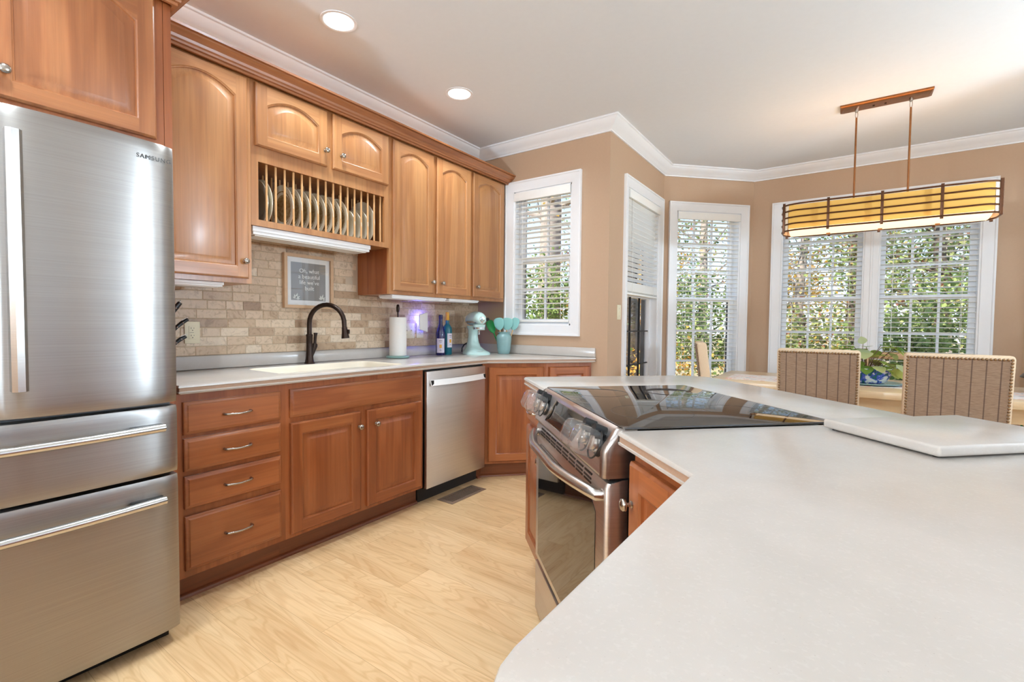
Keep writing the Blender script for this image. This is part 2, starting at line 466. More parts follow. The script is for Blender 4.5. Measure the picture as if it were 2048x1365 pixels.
def sweep(mb, path, prof, closed=False, m=0):
    """prof: list of (offset to the left, z); closed profile"""
    cols = [offset_path(path, o, closed) for o, z in prof]
    n = len(path)
    rs = [[(cols[j][i][0], cols[j][i][1], prof[j][1]) for j in range(len(prof))] for i in range(n)]
    if closed: rs.append(rs[0]); return mb.rings(rs, m, True, False, False)
    return mb.rings(rs, m)
def round_poly(P, radii, n=6):
    out = []
    L = len(P)
    for i, p in enumerate(P):
        r = radii.get(i, 0)
        if not r: out.append(p); continue
        a = Vector(P[i-1]+(0,)); b = Vector(p+(0,)); c = Vector(P[(i+1) % L]+(0,))
        d1 = (a-b).normalized(); d2 = (c-b).normalized()
        th = d1.angle(d2); t = r/math.tan(th/2)
        p1 = b+d1*t; p2 = b+d2*t; cc = b+(d1+d2).normalized()*(r/sin(th/2))
        v1 = p1-cc; v2 = p2-cc; A = v1.angle(v2)
        for k in range(n+1):
            s_ = k/n
            v = (v1*sin((1-s_)*A)+v2*sin(s_*A))/sin(A)
            out.append((cc.x+v.x, cc.y+v.y))
    return out

# ------------------------------------------------------------------ room shell
ZC = 2.74
YE = 3.36
POLY = [(0, -3.5), (0, YE), (1.30, YE), (1.30, 4.67), (2.0, 5.37), (3.97, 5.37), (4.67, 4.67), (4.67, YE), (6.5, YE), (6.5, -3.5)]
mb = MB(); mb.prism(offset_path(POLY, .16, True), -.12, 0); fl = struct(mb.build('floor', 'floor', smooth=False))
mb = MB(); mb.prism(offset_path(POLY, .30, True), ZC, ZC+.12); struct(mb.build('ceiling', 'ceiling', smooth=False))

def wall(name, p0, p1, ops=(), th=.15):
    L = sqrt((p1[0]-p0[0])**2+(p1[1]-p0[1])**2); rot = math.atan2(p1[1]-p0[1], p1[0]-p0[0])
    mb = MB(); xs = sorted({0, L} | {o[0] for o in ops} | {o[1] for o in ops})
    for a, b in zip(xs, xs[1:]):
        zs = [(0, ZC)]
        for o in ops:
            if o[0] <= a+1e-6 and o[1] >= b-1e-6: zs = [(0, o[2]), (o[3], ZC)]
        for z0, z1 in zs: mb.box(a, b, 0, th, z0, z1)
    o = mb.build(name, 'wall', None, (p0[0], p0[1], 0), rot, smooth=False)
    struct(o); return o
TOPZ = 2.315
O1 = (.41, .975, 1.165, TOPZ)
O2 = (.37, 1.17, .45, TOPZ)
O3 = (.145, .845, .45, TOPZ)
O4 = [(.262, .932, .45, TOPZ), (1.038, 1.708, .45, TOPZ)]
wall('wall_left', POLY[0], POLY[1])
wall('wall_end', POLY[1], POLY[2], [O1])
wall('wall_side', (1.30, YE+.15), POLY[3], [(O2[0]-.15, O2[1]-.15)+O2[2:]])
wall('wall_bay_left', POLY[3], POLY[4], [O3])
wall('wall_bay', POLY[4], POLY[5], O4)
wall('wall_bay_right', POLY[5], POLY[6], [O3])
wall('wall_far_side', POLY[6], (4.67, YE+.15), [(.14, .94, .45, TOPZ)])
wall('wall_far_end', POLY[7], POLY[8], [(.35, 1.5, .3, TOPZ)])
OR = [(.45, 1.65, .1, TOPZ), (2.1, 3.9, .1, TOPZ), (4.6, 6.2, .5, TOPZ)]
wall('wall_right', POLY[8], POLY[9], OR)
wall('wall_back', POLY[9], POLY[0])

# ceiling crown moulding and baseboard: room is to the right of the path
mb = MB()
crown = [(0, ZC), (-.095, ZC), (-.095, ZC-.012), (-.086, ZC-.016), (-.078, ZC-.03), (-.05, ZC-.055), (-.028, ZC-.068), (-.022, ZC-.078), (-.014, ZC-.082), (-.012, ZC-.092), (0, ZC-.092)]
sweep(mb, POLY, crown, True); struct(mb.build('trim_1', 'white'))
mb = MB()
for seg in (POLY[2:9]+[POLY[9]], ):
    sweep(mb, seg, [(0, 0), (-.016, 0), (-.016, .10), (-.008, .125), (0, .13)])
struct(mb.build('baseboard_bay', 'white'))

# windows ------------------------------------------------------------------
def window(name, p0, p1, op, zmid, cols=2, rows=(2, 2), dark=False, casing=(1, 1), sub=None):
    """white double-hung window in a wall opening; children: casing, jamb, sash, muntin, glass"""
    rot = math.atan2(p1[1]-p0[1], p1[0]-p0[0])
    x0, x1, z0, z1 = op
    mb = MB(); cw = .088
    if casing:
        L = x0-cw*casing[0]; R = x1+cw*casing[1]
        def rect(l, r, b, t, y): return [(l, y, b), (r, y, b), (r, y, t), (l, y, t)]
        ms = (cw*casing[0], cw*casing[1])
        def inset(k):  # k 0 outer .. 1 opening
            return (L+ms[0]*k, R-ms[1]*k, z0-cw+cw*k, z1+cw-cw*k)
        seq = [(0, 0), (0, -.026), (.14, -.028), (.2, -.02), (.55, -.018), (.85, -.012), (.97, -.010), (1, -.004), (1, 0)]
        mb.rings([rect(*inset(k), y) for k, y in seq], 0, True, False, False)
        root = mb.build(name, 'white', None, (p0[0], p0[1], 0), rot)
    struct(root)
    j = MB(); t = .012
    for a in ((x0, x0+t, z0, z1), (x1-t, x1, z0, z1)): j.box(a[0], a[1], 0, .13, a[2], a[3])
    j.box(x0, x1, 0, .13, z1-t, z1); j.box(x0, x1, 0, .13, z0, z0+t)
    j.build('jamb', 'white', root)
    d = MB(); w = .022
    for a in ((x0+t, x0+t+w, z0, z1), (x1-t-w, x1-t, z0, z1)): d.box(a[0], a[1], .118, .15, a[2], a[3])
    d.box(x0, x1, .118, .15, z1-t-w, z1-t); d.box(x0, x1, .118, .15, z0+t, z0+t+w)
    d.build('outer_frame', 'dark_frame', root)
    for k, (b, tt, y, nr) in enumerate(((zmid-.02, z1-t, .095, rows[0]), (z0+t, zmid+.022, .062, rows[1]))):
        s = MB(); fw = .042; l, r = x0+t, x1-t
        s.box(l, l+fw, y, y+.03, b, tt); s.box(r-fw, r, y, y+.03, b, tt)
        s.box(l+fw, r-fw, y, y+.03, b, b+.04); s.box(l+fw, r-fw, y, y+.03, tt-.04, tt)
        so = s.build('sash', 'white', root)
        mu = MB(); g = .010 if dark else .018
        for c in range(1, cols):
            xc = l+fw+(r-l-2*fw)*c/cols; mu.box(xc-g/2, xc+g/2, y+.006, y+.024, b+.04, tt-.04)
        for q in range(1, nr):
            zc = b+.04+(tt-b-.08)*q/nr; mu.box(l+fw, r-fw, y+.007, y+.023, zc-g/2, zc+g/2)
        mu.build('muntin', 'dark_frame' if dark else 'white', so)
        gl = MB(); gl.quad((l+fw, y+.015, b+.04), (r-fw, y+.015, b+.04), (r-fw, y+.015, tt-.04), (l+fw, y+.015, tt-.04)); gl.build('glass', 'glass', so)
    return root
w1 = window('window_1', POLY[1], POLY[2], O1, 1.735, 2, (2, 2))
w2 = window('window_2', POLY[2], POLY[3], O2, 1.44, 3, (3, 3), dark=True)  # muntins coloured dark to give their backlit look
w3 = window('window_3', POLY[3], POLY[4], O3, 1.44, 3, (3, 3))
w4 = window('window_4', POLY[4], POLY[5], O4[0], 1.44, 3, (3, 3), casing=(1, .603))
w5 = window('window_5', POLY[4], POLY[5], O4[1], 1.44, 3, (3, 3), casing=(.603, 1))
w6 = window('window_6', POLY[5], POLY[6], O3, 1.44, 3, (3, 3))
w7 = window('window_7', POLY[6], POLY[7], (.14, .94, .45, TOPZ), 1.44, 3, (3, 3))
w8 = window('window_8', POLY[7], POLY[8], (.35, 1.5, .3, TOPZ), 1.44, 3, (2, 2))
for i, o in enumerate(OR): window('window_%d' % (9+i), POLY[8], POLY[9], o, 1.3, 3, (2, 2))

def blind(label, p0, p1, op, zbot, tilt=8, wand=True):
    """horizontal slat blind hung inside a window opening"""
    rot = math.atan2(p1[1]-p0[1], p1[0]-p0[0]); c, s = cos(rot), sin(rot)
    x0, x1, z0, z1 = op; x0 += .016; x1 -= .016
    mid = (x0+x1)/2
    t = thing('window_blind', label, 'window blind', (p0[0]+c*mid, p0[1]+s*mid, zbot), rot, 'white horizontal blinds')
    h = (x1-x0)/2; Z = lambda z: z-zbot
    m = MB(); m.box(-h-.008, h+.008, -.022, -.006, Z(z1-.082), Z(z1-.012)); m.box(-h, h, -.006, .045, Z(z1-.055), Z(z1-.013)); m.build('valance', 'blind', t, bevel=.003)
    m = MB(); pitch = .0435; ca, sa = cos(radians(tilt)), sin(radians(tilt)); w = .024; yc = .022
    top = z1-.10; full = int((top-(z0+.05))/pitch)
    n = int((top-zbot-.03)/pitch)
    stack = max(0, full-n)
    zs = [top-i*pitch for i in range(n)]
    zs += [zbot+.022+.0034*i for i in range(min(stack, 24))] if stack > 3 else []
    for z in zs:
        a = [(-w*ca, -w*sa), (w*ca, w*sa)]
        (ya, za), (yb, zb) = a
        th = .0028
        zz = Z(z)
        m.add([(-h, yc+ya, zz+za), (h, yc+ya, zz+za), (h, yc+yb, zz+zb), (-h, yc+yb, zz+zb), (-h, yc+ya, zz+za+th), (h, yc+ya, zz+za+th), (h, yc+yb, zz+zb+th), (-h, yc+yb, zz+zb+th)],
              [(0, 3, 2, 1), (4, 5, 6, 7), (0, 1, 5, 4), (1, 2, 6, 5), (2, 3, 7, 6), (3, 0, 4, 7)])
    m.build('slats', 'blind', t, smooth=False)
    m = MB(); m.box(-h, h, -.003, .047, 0, .016); m.build('bottom_rail', 'blind', t, bevel=.003)
    for q in (-.72, .72) if h < .4 else (-.75, 0, .75):
        m = MB()
        for y in (-.004, .048): m.box(h*q-.0012, h*q+.0012, y-.0008, y+.0008, .01, Z(z1-.05))
        for z in zs: m.box(h*q-.0008, h*q+.0008, -.0045, .0485, Z(z)-.0035, Z(z)-.0022)
        m.build('ladder_cord', 'blind', t)
    if wand:
        m = MB(); m.tube([(-h+.05, -.012, Z(z1-.08)), (-h+.05, -.014, Z(z1-.55))], .004, 6); m.build('tilt_wand', 'clear', t)
    return t
blind('white blind over the small window above the corner counter', POLY[1], POLY[2], O1, 1.19, -6)
blind('white blind raised halfway up the window beside the light switch', POLY[2], POLY[3], O2, 1.43, -22)
blind('white blind in the narrow angled bay window behind the head chair', POLY[3], POLY[4], O3, .48, -6)
blind('white blind in the bay window half behind the nearer striped chair at left of plant', POLY[4], POLY[5], O4[0], .48, -6)
blind('white blind in the bay window half behind the potted plant and second striped chair', POLY[4], POLY[5], O4[1], .48, -6)

# ------------------------------------------------------------------ cabinetry helpers
def door_mb(w, h, arch=0., st=.056):
    mb = MB(); t = .02; e = .007
    R = lambda i, y: [(i, y, i), (w-i, y, i), (w-i, y, h-i), (i, y, h-i)]
    mb.rings([R(0, 0), R(0, -t+.007), R(.003, -t+.003), R(e, -t)], 0, True, True, False)
    a = w/2-st; y = -t; N = 14
    tb = .05 if arch else st
    def zt(x): return h-tb-arch+arch*(1-(x/a)**2) if arch else h-tb
    mb.quad((e, y, e), (st, y, e), (st, y, h-e), (e, y, h-e), 0)
    mb.quad((w-st, y, e), (w-e, y, e), (w-e, y, h-e), (w-st, y, h-e), 0)
    mb.quad((st, y, e), (w-st, y, e), (w-st, y, st), (st, y, st), 1)
    xs = [-a+2*a*i/N for i in range(N+1)]
    for p, q in zip(xs, xs[1:]):
        mb.quad((w/2+p, y, zt(p)), (w/2+q, y, zt(q)), (w/2+q, y, h-e), (w/2+p, y, h-e), 1)
    def cont(i, yy):
        k = (a-i)/a
        pts = [(w/2-a+i, yy, st+i), (w/2+a-i, yy, st+i)]
        pts += [(w/2+x*k, yy, zt(x)-i) for x in reversed(xs)]
        return pts
    seq = [(0, -t), (.003, -t+.003), (.006, -t+.004), (.008, -t+.010), (.013, -t+.011), (.038, -t+.002), (.040, -t+.0015)]
    mb.rings([cont(i, yy) for i, yy in seq], 0, True, False, True)
    return mb
def slab_mb(w, h):
    mb = MB(); t = .02
    R = lambda i, y: [(i, y, i), (w-i, y, i), (w-i, y, h-i), (i, y, h-i)]
    mb.rings([R(0, 0), R(0, -.009), R(.004, -.0125), (R(.007, -.0135)), R(.015, -t)], 0, True, True, True)
    return mb
def knob(parent, x, z, y=-.02, r=.0155, mat='nickel'):
    mb = MB()
    prof = [(.0085, 0), (.0085, .002), (.005, .004), (.0045, .012), (.007, .015), (r*.93, .018), (r, .021), (r*.92, .0255), (r*.6, .0285), (.001, .0295)]
    mb.lathe(prof, 18); mb.xf(Matrix.Rotation(radians(90), 4, 'X'))
    return mb.build('knob', mat, parent, (x, y, z), ang=50)
def pull(parent, x, z, y=-.02, L=.11):
    mb = MB(); h = L/2
    pts = [(-h, -.002, 0), (-h, -.016, 0), (-h*.85, -.024, .0), (-h*.4, -.030, -.001), (0, -.032, -.0015), (h*.4, -.030, -.001), (h*.85, -.024, 0), (h, -.016, 0), (h, -.002, 0)]
    mb.tube(pts, [.006, .0055, .005, .0045, .0042, .0045, .005, .0055, .006], 8, flat=(1, 1))
    return mb.build('pull', 'nickel', parent, (x, y, z), ang=60)
def add_door(parent, x0, x1, z0, z1, arch=0, kn=None, pal='cherry', y=0, rot=0, loc=None):
    o = door_mb(x1-x0, z1-z0, arch).build('door', [pal+'_v', pal+'_h'], parent, loc or (x0, y, z0), rot)
    if kn: knob(o, kn[0]-x0, kn[1]-z0)
    return o
def add_drawer(parent, x0, x1, z0, z1, pal='red', pl=True):
    o = slab_mb(x1-x0, z1-z0).build('drawer' if pl else 'false_front', pal+'_h', parent, (x0, 0, z0))
    if pl: pull(o, (x1-x0)/2, (z1-z0)/2)
    return o
def base_carcass(W, D=.60, dark_toe=False):
    mb = MB(); mb.box(0, W, 0, D, .112, .876); return mb
def toe(parent, W, D=.60):
    mb = MB(); mb.box(0, W, .062, D, 0, .112)
    sweep(mb, [(0, .062), (W, .062)], [(0, 0), (-.018, 0), (-.016, .008), (-.009, .016), (0, .019)])
    return mb.build('toe_kick', 'toe', parent)

RL = radians(90)
# ------------------------------------------------------------------ base cabinets along the left wall
XF = .61
t = thing('drawer_base_cabinet', 'cherry base cabinet with four drawers beside the fridge', 'cabinet', (XF, .70, 0), RL)
base_carcass(.457).build('carcass', 'red_v', t); toe(t, .457)
for z0, z1 in ((.706, .841), (.554, .690), (.400, .534), (.142, .368)): add_drawer(t, .026, .431, z0, z1)
t = thing('sink_base_cabinet', 'cherry two-door base cabinet under the sink', 'cabinet', (XF, 1.157, 0), RL)
mb = MB(); mb.box(0, .912, 0, .02, .112, .876); mb.box(0, .912, .02, .60, .112, .13); mb.box(0, .012, .02, .60, .13, .876); mb.box(.900, .912, .02, .60, .13, .876); mb.build('carcass', 'red_v', t); toe(t, .912)
add_drawer(t, .022, .890, .706, .846, pl=False)
add_door(t, .022, .426, .132, .680, 0, (.413, .597), 'red'); add_door(t, .471, .888, .132, .680, 0, (.527, .597), 'red')

# corner run: counter front edge A, B, C
EDGE = [(.645, .70), (.645, 2.70), (.967, 3.022), (1.215, YE)]
FACE = offset_path(EDGE, .035)
A_, B_ = FACE[1], FACE[2]
_d = Vector((EDGE[3][0]-EDGE[2][0], EDGE[3][1]-EDGE[2][1])).normalized()
_k = (YE-.004-B_[1])/_d.y; C_ = (B_[0]+_d.x*_k, YE-.004)
t = thing('corner_base_cabinet', 'cherry corner base cabinet with one angled door beside the dishwasher', 'cabinet', (A_[0], A_[1], 0), radians(45))
inv = (Matrix.Translation((A_[0], A_[1], 0)) @ Matrix.Rotation(radians(45), 4, 'Z')).inverted()
mb = MB(); mb.prism([(.61, 2.682), A_, B_, (B_[0], YE-.004), (.004, YE-.004), (.004, 2.682)], .112, .876); mb.xf(inv); mb.build('carcass', 'red_v', t)
TF = offset_path([(.61, 2.682), A_, B_, C_], .06); 
mb = MB(); mb.prism([(TF[0][0], 2.682), TF[1], TF[2], (TF[2][0], YE-.01), (.01, YE-.01), (.01, 2.682)], 0, .112)
sweep(mb, TF[:3], [(0, 0), (-.018, 0), (-.016, .008), (-.009, .016), (0, .019)]); mb.xf(inv); mb.build('toe_kick', 'toe', t)
LB = sqrt((B_[0]-A_[0])**2+(B_[1]-A_[1])**2)
add_door(t, .022, LB-.022, .132, .846, 0, None, 'red')
rE = math.atan2(_d.y, _d.x)
t = thing('end_base_cabinet', 'small angled cherry cabinet at the end of the counter below the window', 'cabinet', (B_[0], B_[1], 0), rE)
inv = (Matrix.Translation((B_[0], B_[1], 0)) @ Matrix.Rotation(rE, 4, 'Z')).inverted()
mb = MB(); mb.prism([B_, C_, (B_[0], YE-.004)], .112, .876); mb.xf(inv); mb.build('carcass', 'red_v', t)
mb = MB(); mb.prism([TF[2], (TF[2][0]+_d.x*.26, min(YE-.01, TF[2][1]+_d.y*.26)), (TF[2][0], YE-.01)], 0, .112); mb.xf(inv); mb.build('toe_kick', 'toe', t)
LE = sqrt((C_[0]-B_[0])**2+(C_[1]-B_[1])**2)
add_door(t, .022, LE-.02, .132, .846, 0, None, 'red')

# countertop with integral sink hole ---------------------------------------
from mathutils.geometry import tessellate_polygon
def countertop(name, label, outline, holes, z0=.876, z1=.914, edge_open=None, loc=(0, 0, 0)):
    """outline counter-clockwise; stepped edge with a tan inlay band"""
    t = thing(name, label, 'countertop', loc)
    sub = lambda P: [(x-loc[0], y-loc[1]) for x, y in P]
    H = z1-z0
    lay = [(-.006, z1), (-.002, z1-.002), (0, z1-.006), (0, z1-.011), (-.003, z1-.0125)]
    lay2 = [(-.003, z1-.0125), (-.003, z1-.026)]
    lay3 = [(-.003, z1-.026), (0, z1-.0275), (-.001, z1-.033), (-.007, z1-.035), (-.009, z0)]
    def ring(o, z): return [(x, y, z) for x, y in sub(offset_path(outline, -o, True))]
    mb = MB()
    mb.rings([ring(*l) for l in lay], 0, True, False, False)
    mb.rings([ring(*l) for l in lay3], 0, True, False, True)
    top = [Vector(p) for p in ring(*lay[0])]
    hs = [[Vector((x, y, z1)) for x, y in sub(h)] for h in holes]
    tri = tessellate_polygon([top]+hs); allv = top+[p for h in hs for p in h]
    mb.add(allv, [tuple(f) for f in tri], 0)
    o = mb.build('slab', 'counter', t, ang=30)
    m2 = MB(); m2.rings([ring(*l) for l in lay2], 0, True, False, False); m2.build('edge_inlay', 'inlay', t)
    return t
SINK = round_poly([(.15, 1.19), (.57, 1.19), (.57, 1.97), (.15, 1.97)], {0: .07, 1: .07, 2: .07, 3: .07}, 6)
OUT = [(.022, .702), (.645, .702), (.645, 2.70), (.967, 3.022), (1.215, YE-.021), (.022, YE-.021)]
OUT = round_poly(OUT, {2: .03, 3: .03}, 4)
tk = countertop('kitchen_countertop', 'off-white countertop along the tiled wall with built-in cream sink', OUT, [SINK], loc=(.3, 2, 0))
mb = MB()
def rr(i, z): return [(x-.3, y-2, z) for x, y in offset_path(SINK, i, True)]
mb.rings([rr(0, .914), rr(.004, .911), rr(.008, .90), rr(.02, .80), rr(.05, .745), rr(.09, .738)], 0, True, False, True)
mb.build('sink_basin', 'basin', tk)
mb = MB(); mb.box(.0, .02, .702, YE-.02, .914, .988); mb.v = [(x-.3, y-2, z) for x, y, z in mb.v]
mb.box(.02-.3, 1.205-.3, YE-.02-2, YE-2-.001, .914, .988)
mb.build('backsplash_lip', 'counter', tk, bevel=.003)

# tiled backsplash ----------------------------------------------------------
mb = MB(); mb.tone = []
rnd = random.Random(4)
z = .9895; rowi = 0; RH = .0495
while z < 1.70:
    y = .70 - rnd.random()*.1
    while y < YE-.012:
        L = rnd.choice((.092, .10, .15, .15, .155, .20)); y1 = min(y+L, YE-.001)
        top = z+RH-.0028
        lim = 1.362 if not (1.15 < (y+y1)/2 < 2.03) else 1.66
        if z < lim and y1-y > .02:
            tt = min(top, lim)
            ya, yb = max(y, .70)+.0012, y1-.0012
            if yb-ya > .01 and tt-z > .004:
                n0 = len(mb.f); g = .002; d = .009+rnd.random()*.0012
                mb.rings([[(0.001, ya, z), (0.001, yb, z), (0.001, yb, tt), (0.001, ya, tt)], [(d-g, ya, z), (d-g, yb, z), (d-g, yb, tt), (d-g, ya, tt)],
                          [(d, ya+g, z+g), (d, yb-g, z+g), (d, yb-g, tt-g), (d, ya+g, tt-g)]], 0, True, False, True)
                tn = max(0, min(1, rnd.gauss(.5, .27)))
                mb.tone += [tn]*(len(mb.f)-n0)
        y = y1
    z += RH; rowi += 1
o = mb.build('wall_tile_backsplash', 'tile', None); struct(o)
g = MB(); g.box(.0005, .0072, .70, YE-.0005, .9885, 1.362); g.box(.0005, .0072, 1.15, 2.03, 1.362, 1.66); g.build('grout', 'grout', o)

# ------------------------------------------------------------------ upper cabinets
ZM_ = 1.663; UX = .33; UZ = 1.363; UT = 2.40
def upper(name, label, y0, y1, z0):
    t = thing(name, label, 'cabinet', (UX, y0, z0), RL); return t
t = upper('wall_cabinet', 'tall single-door cherry wall cabinet beside the fridge panel', .70, 1.146, UZ)
mb = MB(); mb.box(0, .446, 0, UX-.003, 0, UT-UZ); mb.build('carcass', 'cherry_v', t)
add_door(t, .012, .426, .024, 1.017, .055, (.402, .108))
t = upper('wall_cabinet', 'pair of tall cherry doors over the night light and bottles', 2.032, 2.867, UZ)
mb = MB(); mb.box(0, .835, 0, UX-.003, 0, UT-UZ); mb.build('carcass', 'cherry_v', t)
mb = MB(); mb.box(-.0015, .001, .019, UX-.003, .0, ZM_-UZ-.001); mb.build('shaded_end_panel', 'red_v', t)  # thin darker panel paints shade onto the exposed cabinet side
add_door(t, .026, .402, .024, 1.017, .05, (.385, .105)); add_door(t, .434, .819, .024, 1.017, .05, (.484, .105))
t = upper('wall_cabinet', 'single-door cherry wall cabinet next to the small window', 2.868, 3.318, UZ)
mb = MB(); mb.box(0, .45, 0, UX-.003, 0, UT-UZ); mb.build('carcass', 'cherry_v', t)
add_door(t, .014, .428, .024, 1.017, .045, (.057, .108))
# middle unit with plate rack
ZM = 1.663
t = upper('plate_rack_cabinet', 'cherry wall cabinet with two short doors over an open plate rack', 1.147, 2.031, ZM)
Wm = .884; D = UX-.003; mb = MB()
H = UT-ZM
mb.box(0, .018, .018, D, 0, H); mb.box(Wm-.018, Wm, .018, D, 0, H)
mb.box(.018, Wm-.018, .018, D, .0, .020)
mb.box(.018, Wm-.018, .018, D, .335, .355); mb.box(.018, Wm-.018, .018, D, H-.02, H)
mb.box(0, .037, 0, .018, 0, H); mb.box(Wm-.037, Wm, 0, .018, 0, H)
mb.box(.037, Wm-.037, 0, .018, 0, .032); mb.box(.037, Wm-.037, 0, .018, .326, .405); mb.box(.037, Wm-.037, 0, .018, H-.02, H)
mb.box(Wm/2-.02, Wm/2+.02, 0, .018, .405, H-.02)
mb.build('carcass', 'cherry_v', t)
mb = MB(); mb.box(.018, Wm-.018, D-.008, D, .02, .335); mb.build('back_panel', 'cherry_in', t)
add_door(t, .020, .425, .402, .717, .05, (.408, .487)); add_door(t, .461, .872, .402, .717, .05, (.514, .486))
dw = MB(); dw.tube([(0, 0, .03), (0, 0, .34)], .0058, 8)
d0 = None
for i in range(16):
    x = 1.237+.0495*i-1.147
    if d0 is None: d0 = dw.build('dowel', 'dowel', t, (x, .022, 0))
    else:
        c_ = d0.copy(); COL.objects.link(c_); c_.parent = t; c_.location = (x, .022, 0)
rear = MB()
for i in range(16): rear.tube([(1.237+.0495*i-1.147, .25, .02), (1.237+.0495*i-1.147, .25, .335)], .005, 6)
rear.build('rear_dowels', 'dowel', t)
# cabinet above the fridge with side panel
t = thing('fridge_cabinet', 'deep cherry cabinet above the fridge with arched doors and tall side panel', 'cabinet', (.63, -.32, 0), RL)
mb = MB(); mb.box(0, .992, 0, .627, 1.845, 2.40); mb.build('carcass', 'red_v', t)
mb = MB(); mb.box(.993, 1.019, -.002, .627, 0, 2.40); mb.box(-.02, 0, 0, .627, 0, 2.40); mb.build('side_panel', 'red_v', t)
add_door(t, .03, .498, 1.862, 2.385, .06, (.46, 1.94), 'amber'); add_door(t, .525, .963, 1.862, 2.385, .06, (.562, 1.943), 'amber')
# wood crown over all wall cabinets
WCROWN = [(0, 2.385), (-.012, 2.385), (-.012, 2.396), (-.020, 2.399), (-.022, 2.408), (-.030, 2.413), (-.034, 2.424), (-.052, 2.436), (-.058, 2.442), (-.058, 2.449), (-.068, 2.453), (-.071, 2.462), (0, 2.462)]
tr_ = MB(); 
sweep(tr_, [(.652, -.36), (.652, .7005), (.352, .7005), (.352, 3.3185), (.01, 3.3185)][:2]+[(.3525, .7005), (.3525, 3.3185), (.004, 3.3185)], WCROWN)
o = tr_.build('crown_moulding', 'cherry_y', None); tag(o, 'stepped dark cherry crown moulding along the tops of the wall cabinets', 'moulding')
mb = MB(); mb.box(.004, .351, .72, 3.318, 2.401, 2.440); mb.box(.004, .651, -.34, .70, 2.401, 2.440); mb.build('top_board', 'cherry_y', o)

# under-cabinet lights
def ucl(label, y0, y1, x0, x1, zt, h):
    t = thing('under_cabinet_light', label, 'light fixture', ((x0+x1)/2, (y0+y1)/2, zt-h), 0, 'white under-cabinet light fixtures')
    mb = MB(); a = (x1-x0)/2; b = (y1-y0)/2
    mb.box(-a, a, -b, b, h*.45, h); mb.box(-a+.004, a-.006, -b+.004, b-.004, h*.12, h*.45); mb.build('housing', 'white', t, bevel=.002)
    mb = MB(); mb.box(-a+.012, a-.02, -b+.02, b-.02, 0.0, h*.12); mb.build('lens', 'white_plastic', t)
    return t
ucl('long white light fixture under the plate rack', 1.16, 1.895, .17, .318, 1.662, .047)
ucl('white light fixture under the cabinet beside the fridge', .74, 1.02, .18, .318, 1.362, .026)
ucl('white light fixture under the double cabinet over the bottles', 2.07, 2.60, .18, .318, 1.362, .026)
ucl('short white light fixture under the single cabinet by the window', 2.63, 2.99, .18, .318, 1.362, .022)

# ------------------------------------------------------------------ fridge
t = thing('refrigerator', 'stainless french-door refrigerator with two bottom drawers', 'refrigerator', (.83, .172, 0), RL)
# local x: width centred 0 (world y .16), -y outward
mb = MB(); mb.box(-.452, .452, .045, .76, .03, 1.765); mb.build('body', 'steel_side', t, bevel=.004)
mb = MB(); mb.box(-.44, .44, .06, .74, 0, .05); mb.build('base_grille', 'black', t)
def pillow(x0, x1, z0, z1, bl=.016, thick=.055, left=False):
    mb = MB(); nx, nz = 28, 16
    fr = []
    for j in range(nz+1):
        for i in range(nx+1):
            # denser near the edges
            a = .5-.5*cos(pi*i/nx); b = .5-.5*cos(pi*j/nz)
            x = x0+(x1-x0)*a; z = z0+(z1-z0)*b
            ed = min(x1-x, x-x0)
            ez = min(z1-z, z-z0)
            f = bl*(1-math.exp(-ed/.028)) + .006*(1-math.exp(-ez/.012)) + .010*(1-(2*a-1)**2)
            fr.append((x, -f-.0, z))
    q = [(j*(nx+1)+i, j*(nx+1)+i+1, (j+1)*(nx+1)+i+1, (j+1)*(nx+1)+i) for j in range(nz) for i in range(nx)]
    mb.add(fr, q)
    rim = [(i) for i in range(nx+1)]+[(j*(nx+1)+nx) for j in range(1, nz+1)]+[nz*(nx+1)+i for i in range(nx-1, -1, -1)]+[j*(nx+1) for j in range(nz-1, 0, -1)]
    R0 = [fr[i] for i in rim]; R1 = [(p[0], thick-.012, p[2]) for p in R0]
    mb.rings([R0, R1], 0, True, False, True)
    return mb
d1 = pillow(.004, .454, .882, 1.782).build('door', 'steel', t, ang=50)
d2 = pillow(-.454, -.004, .882, 1.782).build('door', 'steel', t, ang=50)
dr1 = pillow(-.454, .454, .630, .868, bl=.012).build('drawer', 'steel', t, ang=50)
dr2 = pillow(-.454, .454, .055, .618, bl=.012).build('drawer', 'steel', t, ang=50)
def vhandle(parent, x):
    mb = MB(); N = 12
    rs = []
    for k in range(N+1):
        z = .965+(1.705-.965)*k/N; o = .062
        rs.append([(x-.019, -.03-.0, z), (x-.019, -o, z), (x-.008, -o-.008, z), (x+.008, -o-.006, z), (x+.016, -o+.004, z), (x+.013, -.03, z)])
    mb.rings(rs); mb.build('handle', 'steel_lt', parent, ang=40)
    for za in (.97, 1.66):
        mb = MB(); mb.box(x-.016, x+.010, -.032, -.012, za, za+.04); mb.build('handle_mount', 'steel_side', parent)
vhandle(d1, .052); vhandle(d2, -.052)
def hhandle(parent, z):
    mb = MB(); pts = []; N = 24; L = .40
    for k in range(N+1):
        x = -L+2*L*k/N; o = .050+.028*(1-(x/L)**2); pts.append((x, -o, z))
    mb.tube(pts, .0145, 12); mb.build('handle', 'steel_lt', parent, ang=45)
    for s_ in (-1, 1):
        mb = MB(); mb.prism([(s_*.40, -.048), (s_*.40, -.02), (s_*.31, -.02), (s_*.30, -.060)][::s_], z-.006, z+.012)
        mb.build('handle_mount', 'black', parent, bevel=.002)
hhandle(dr1, .80); hhandle(dr2, .545)
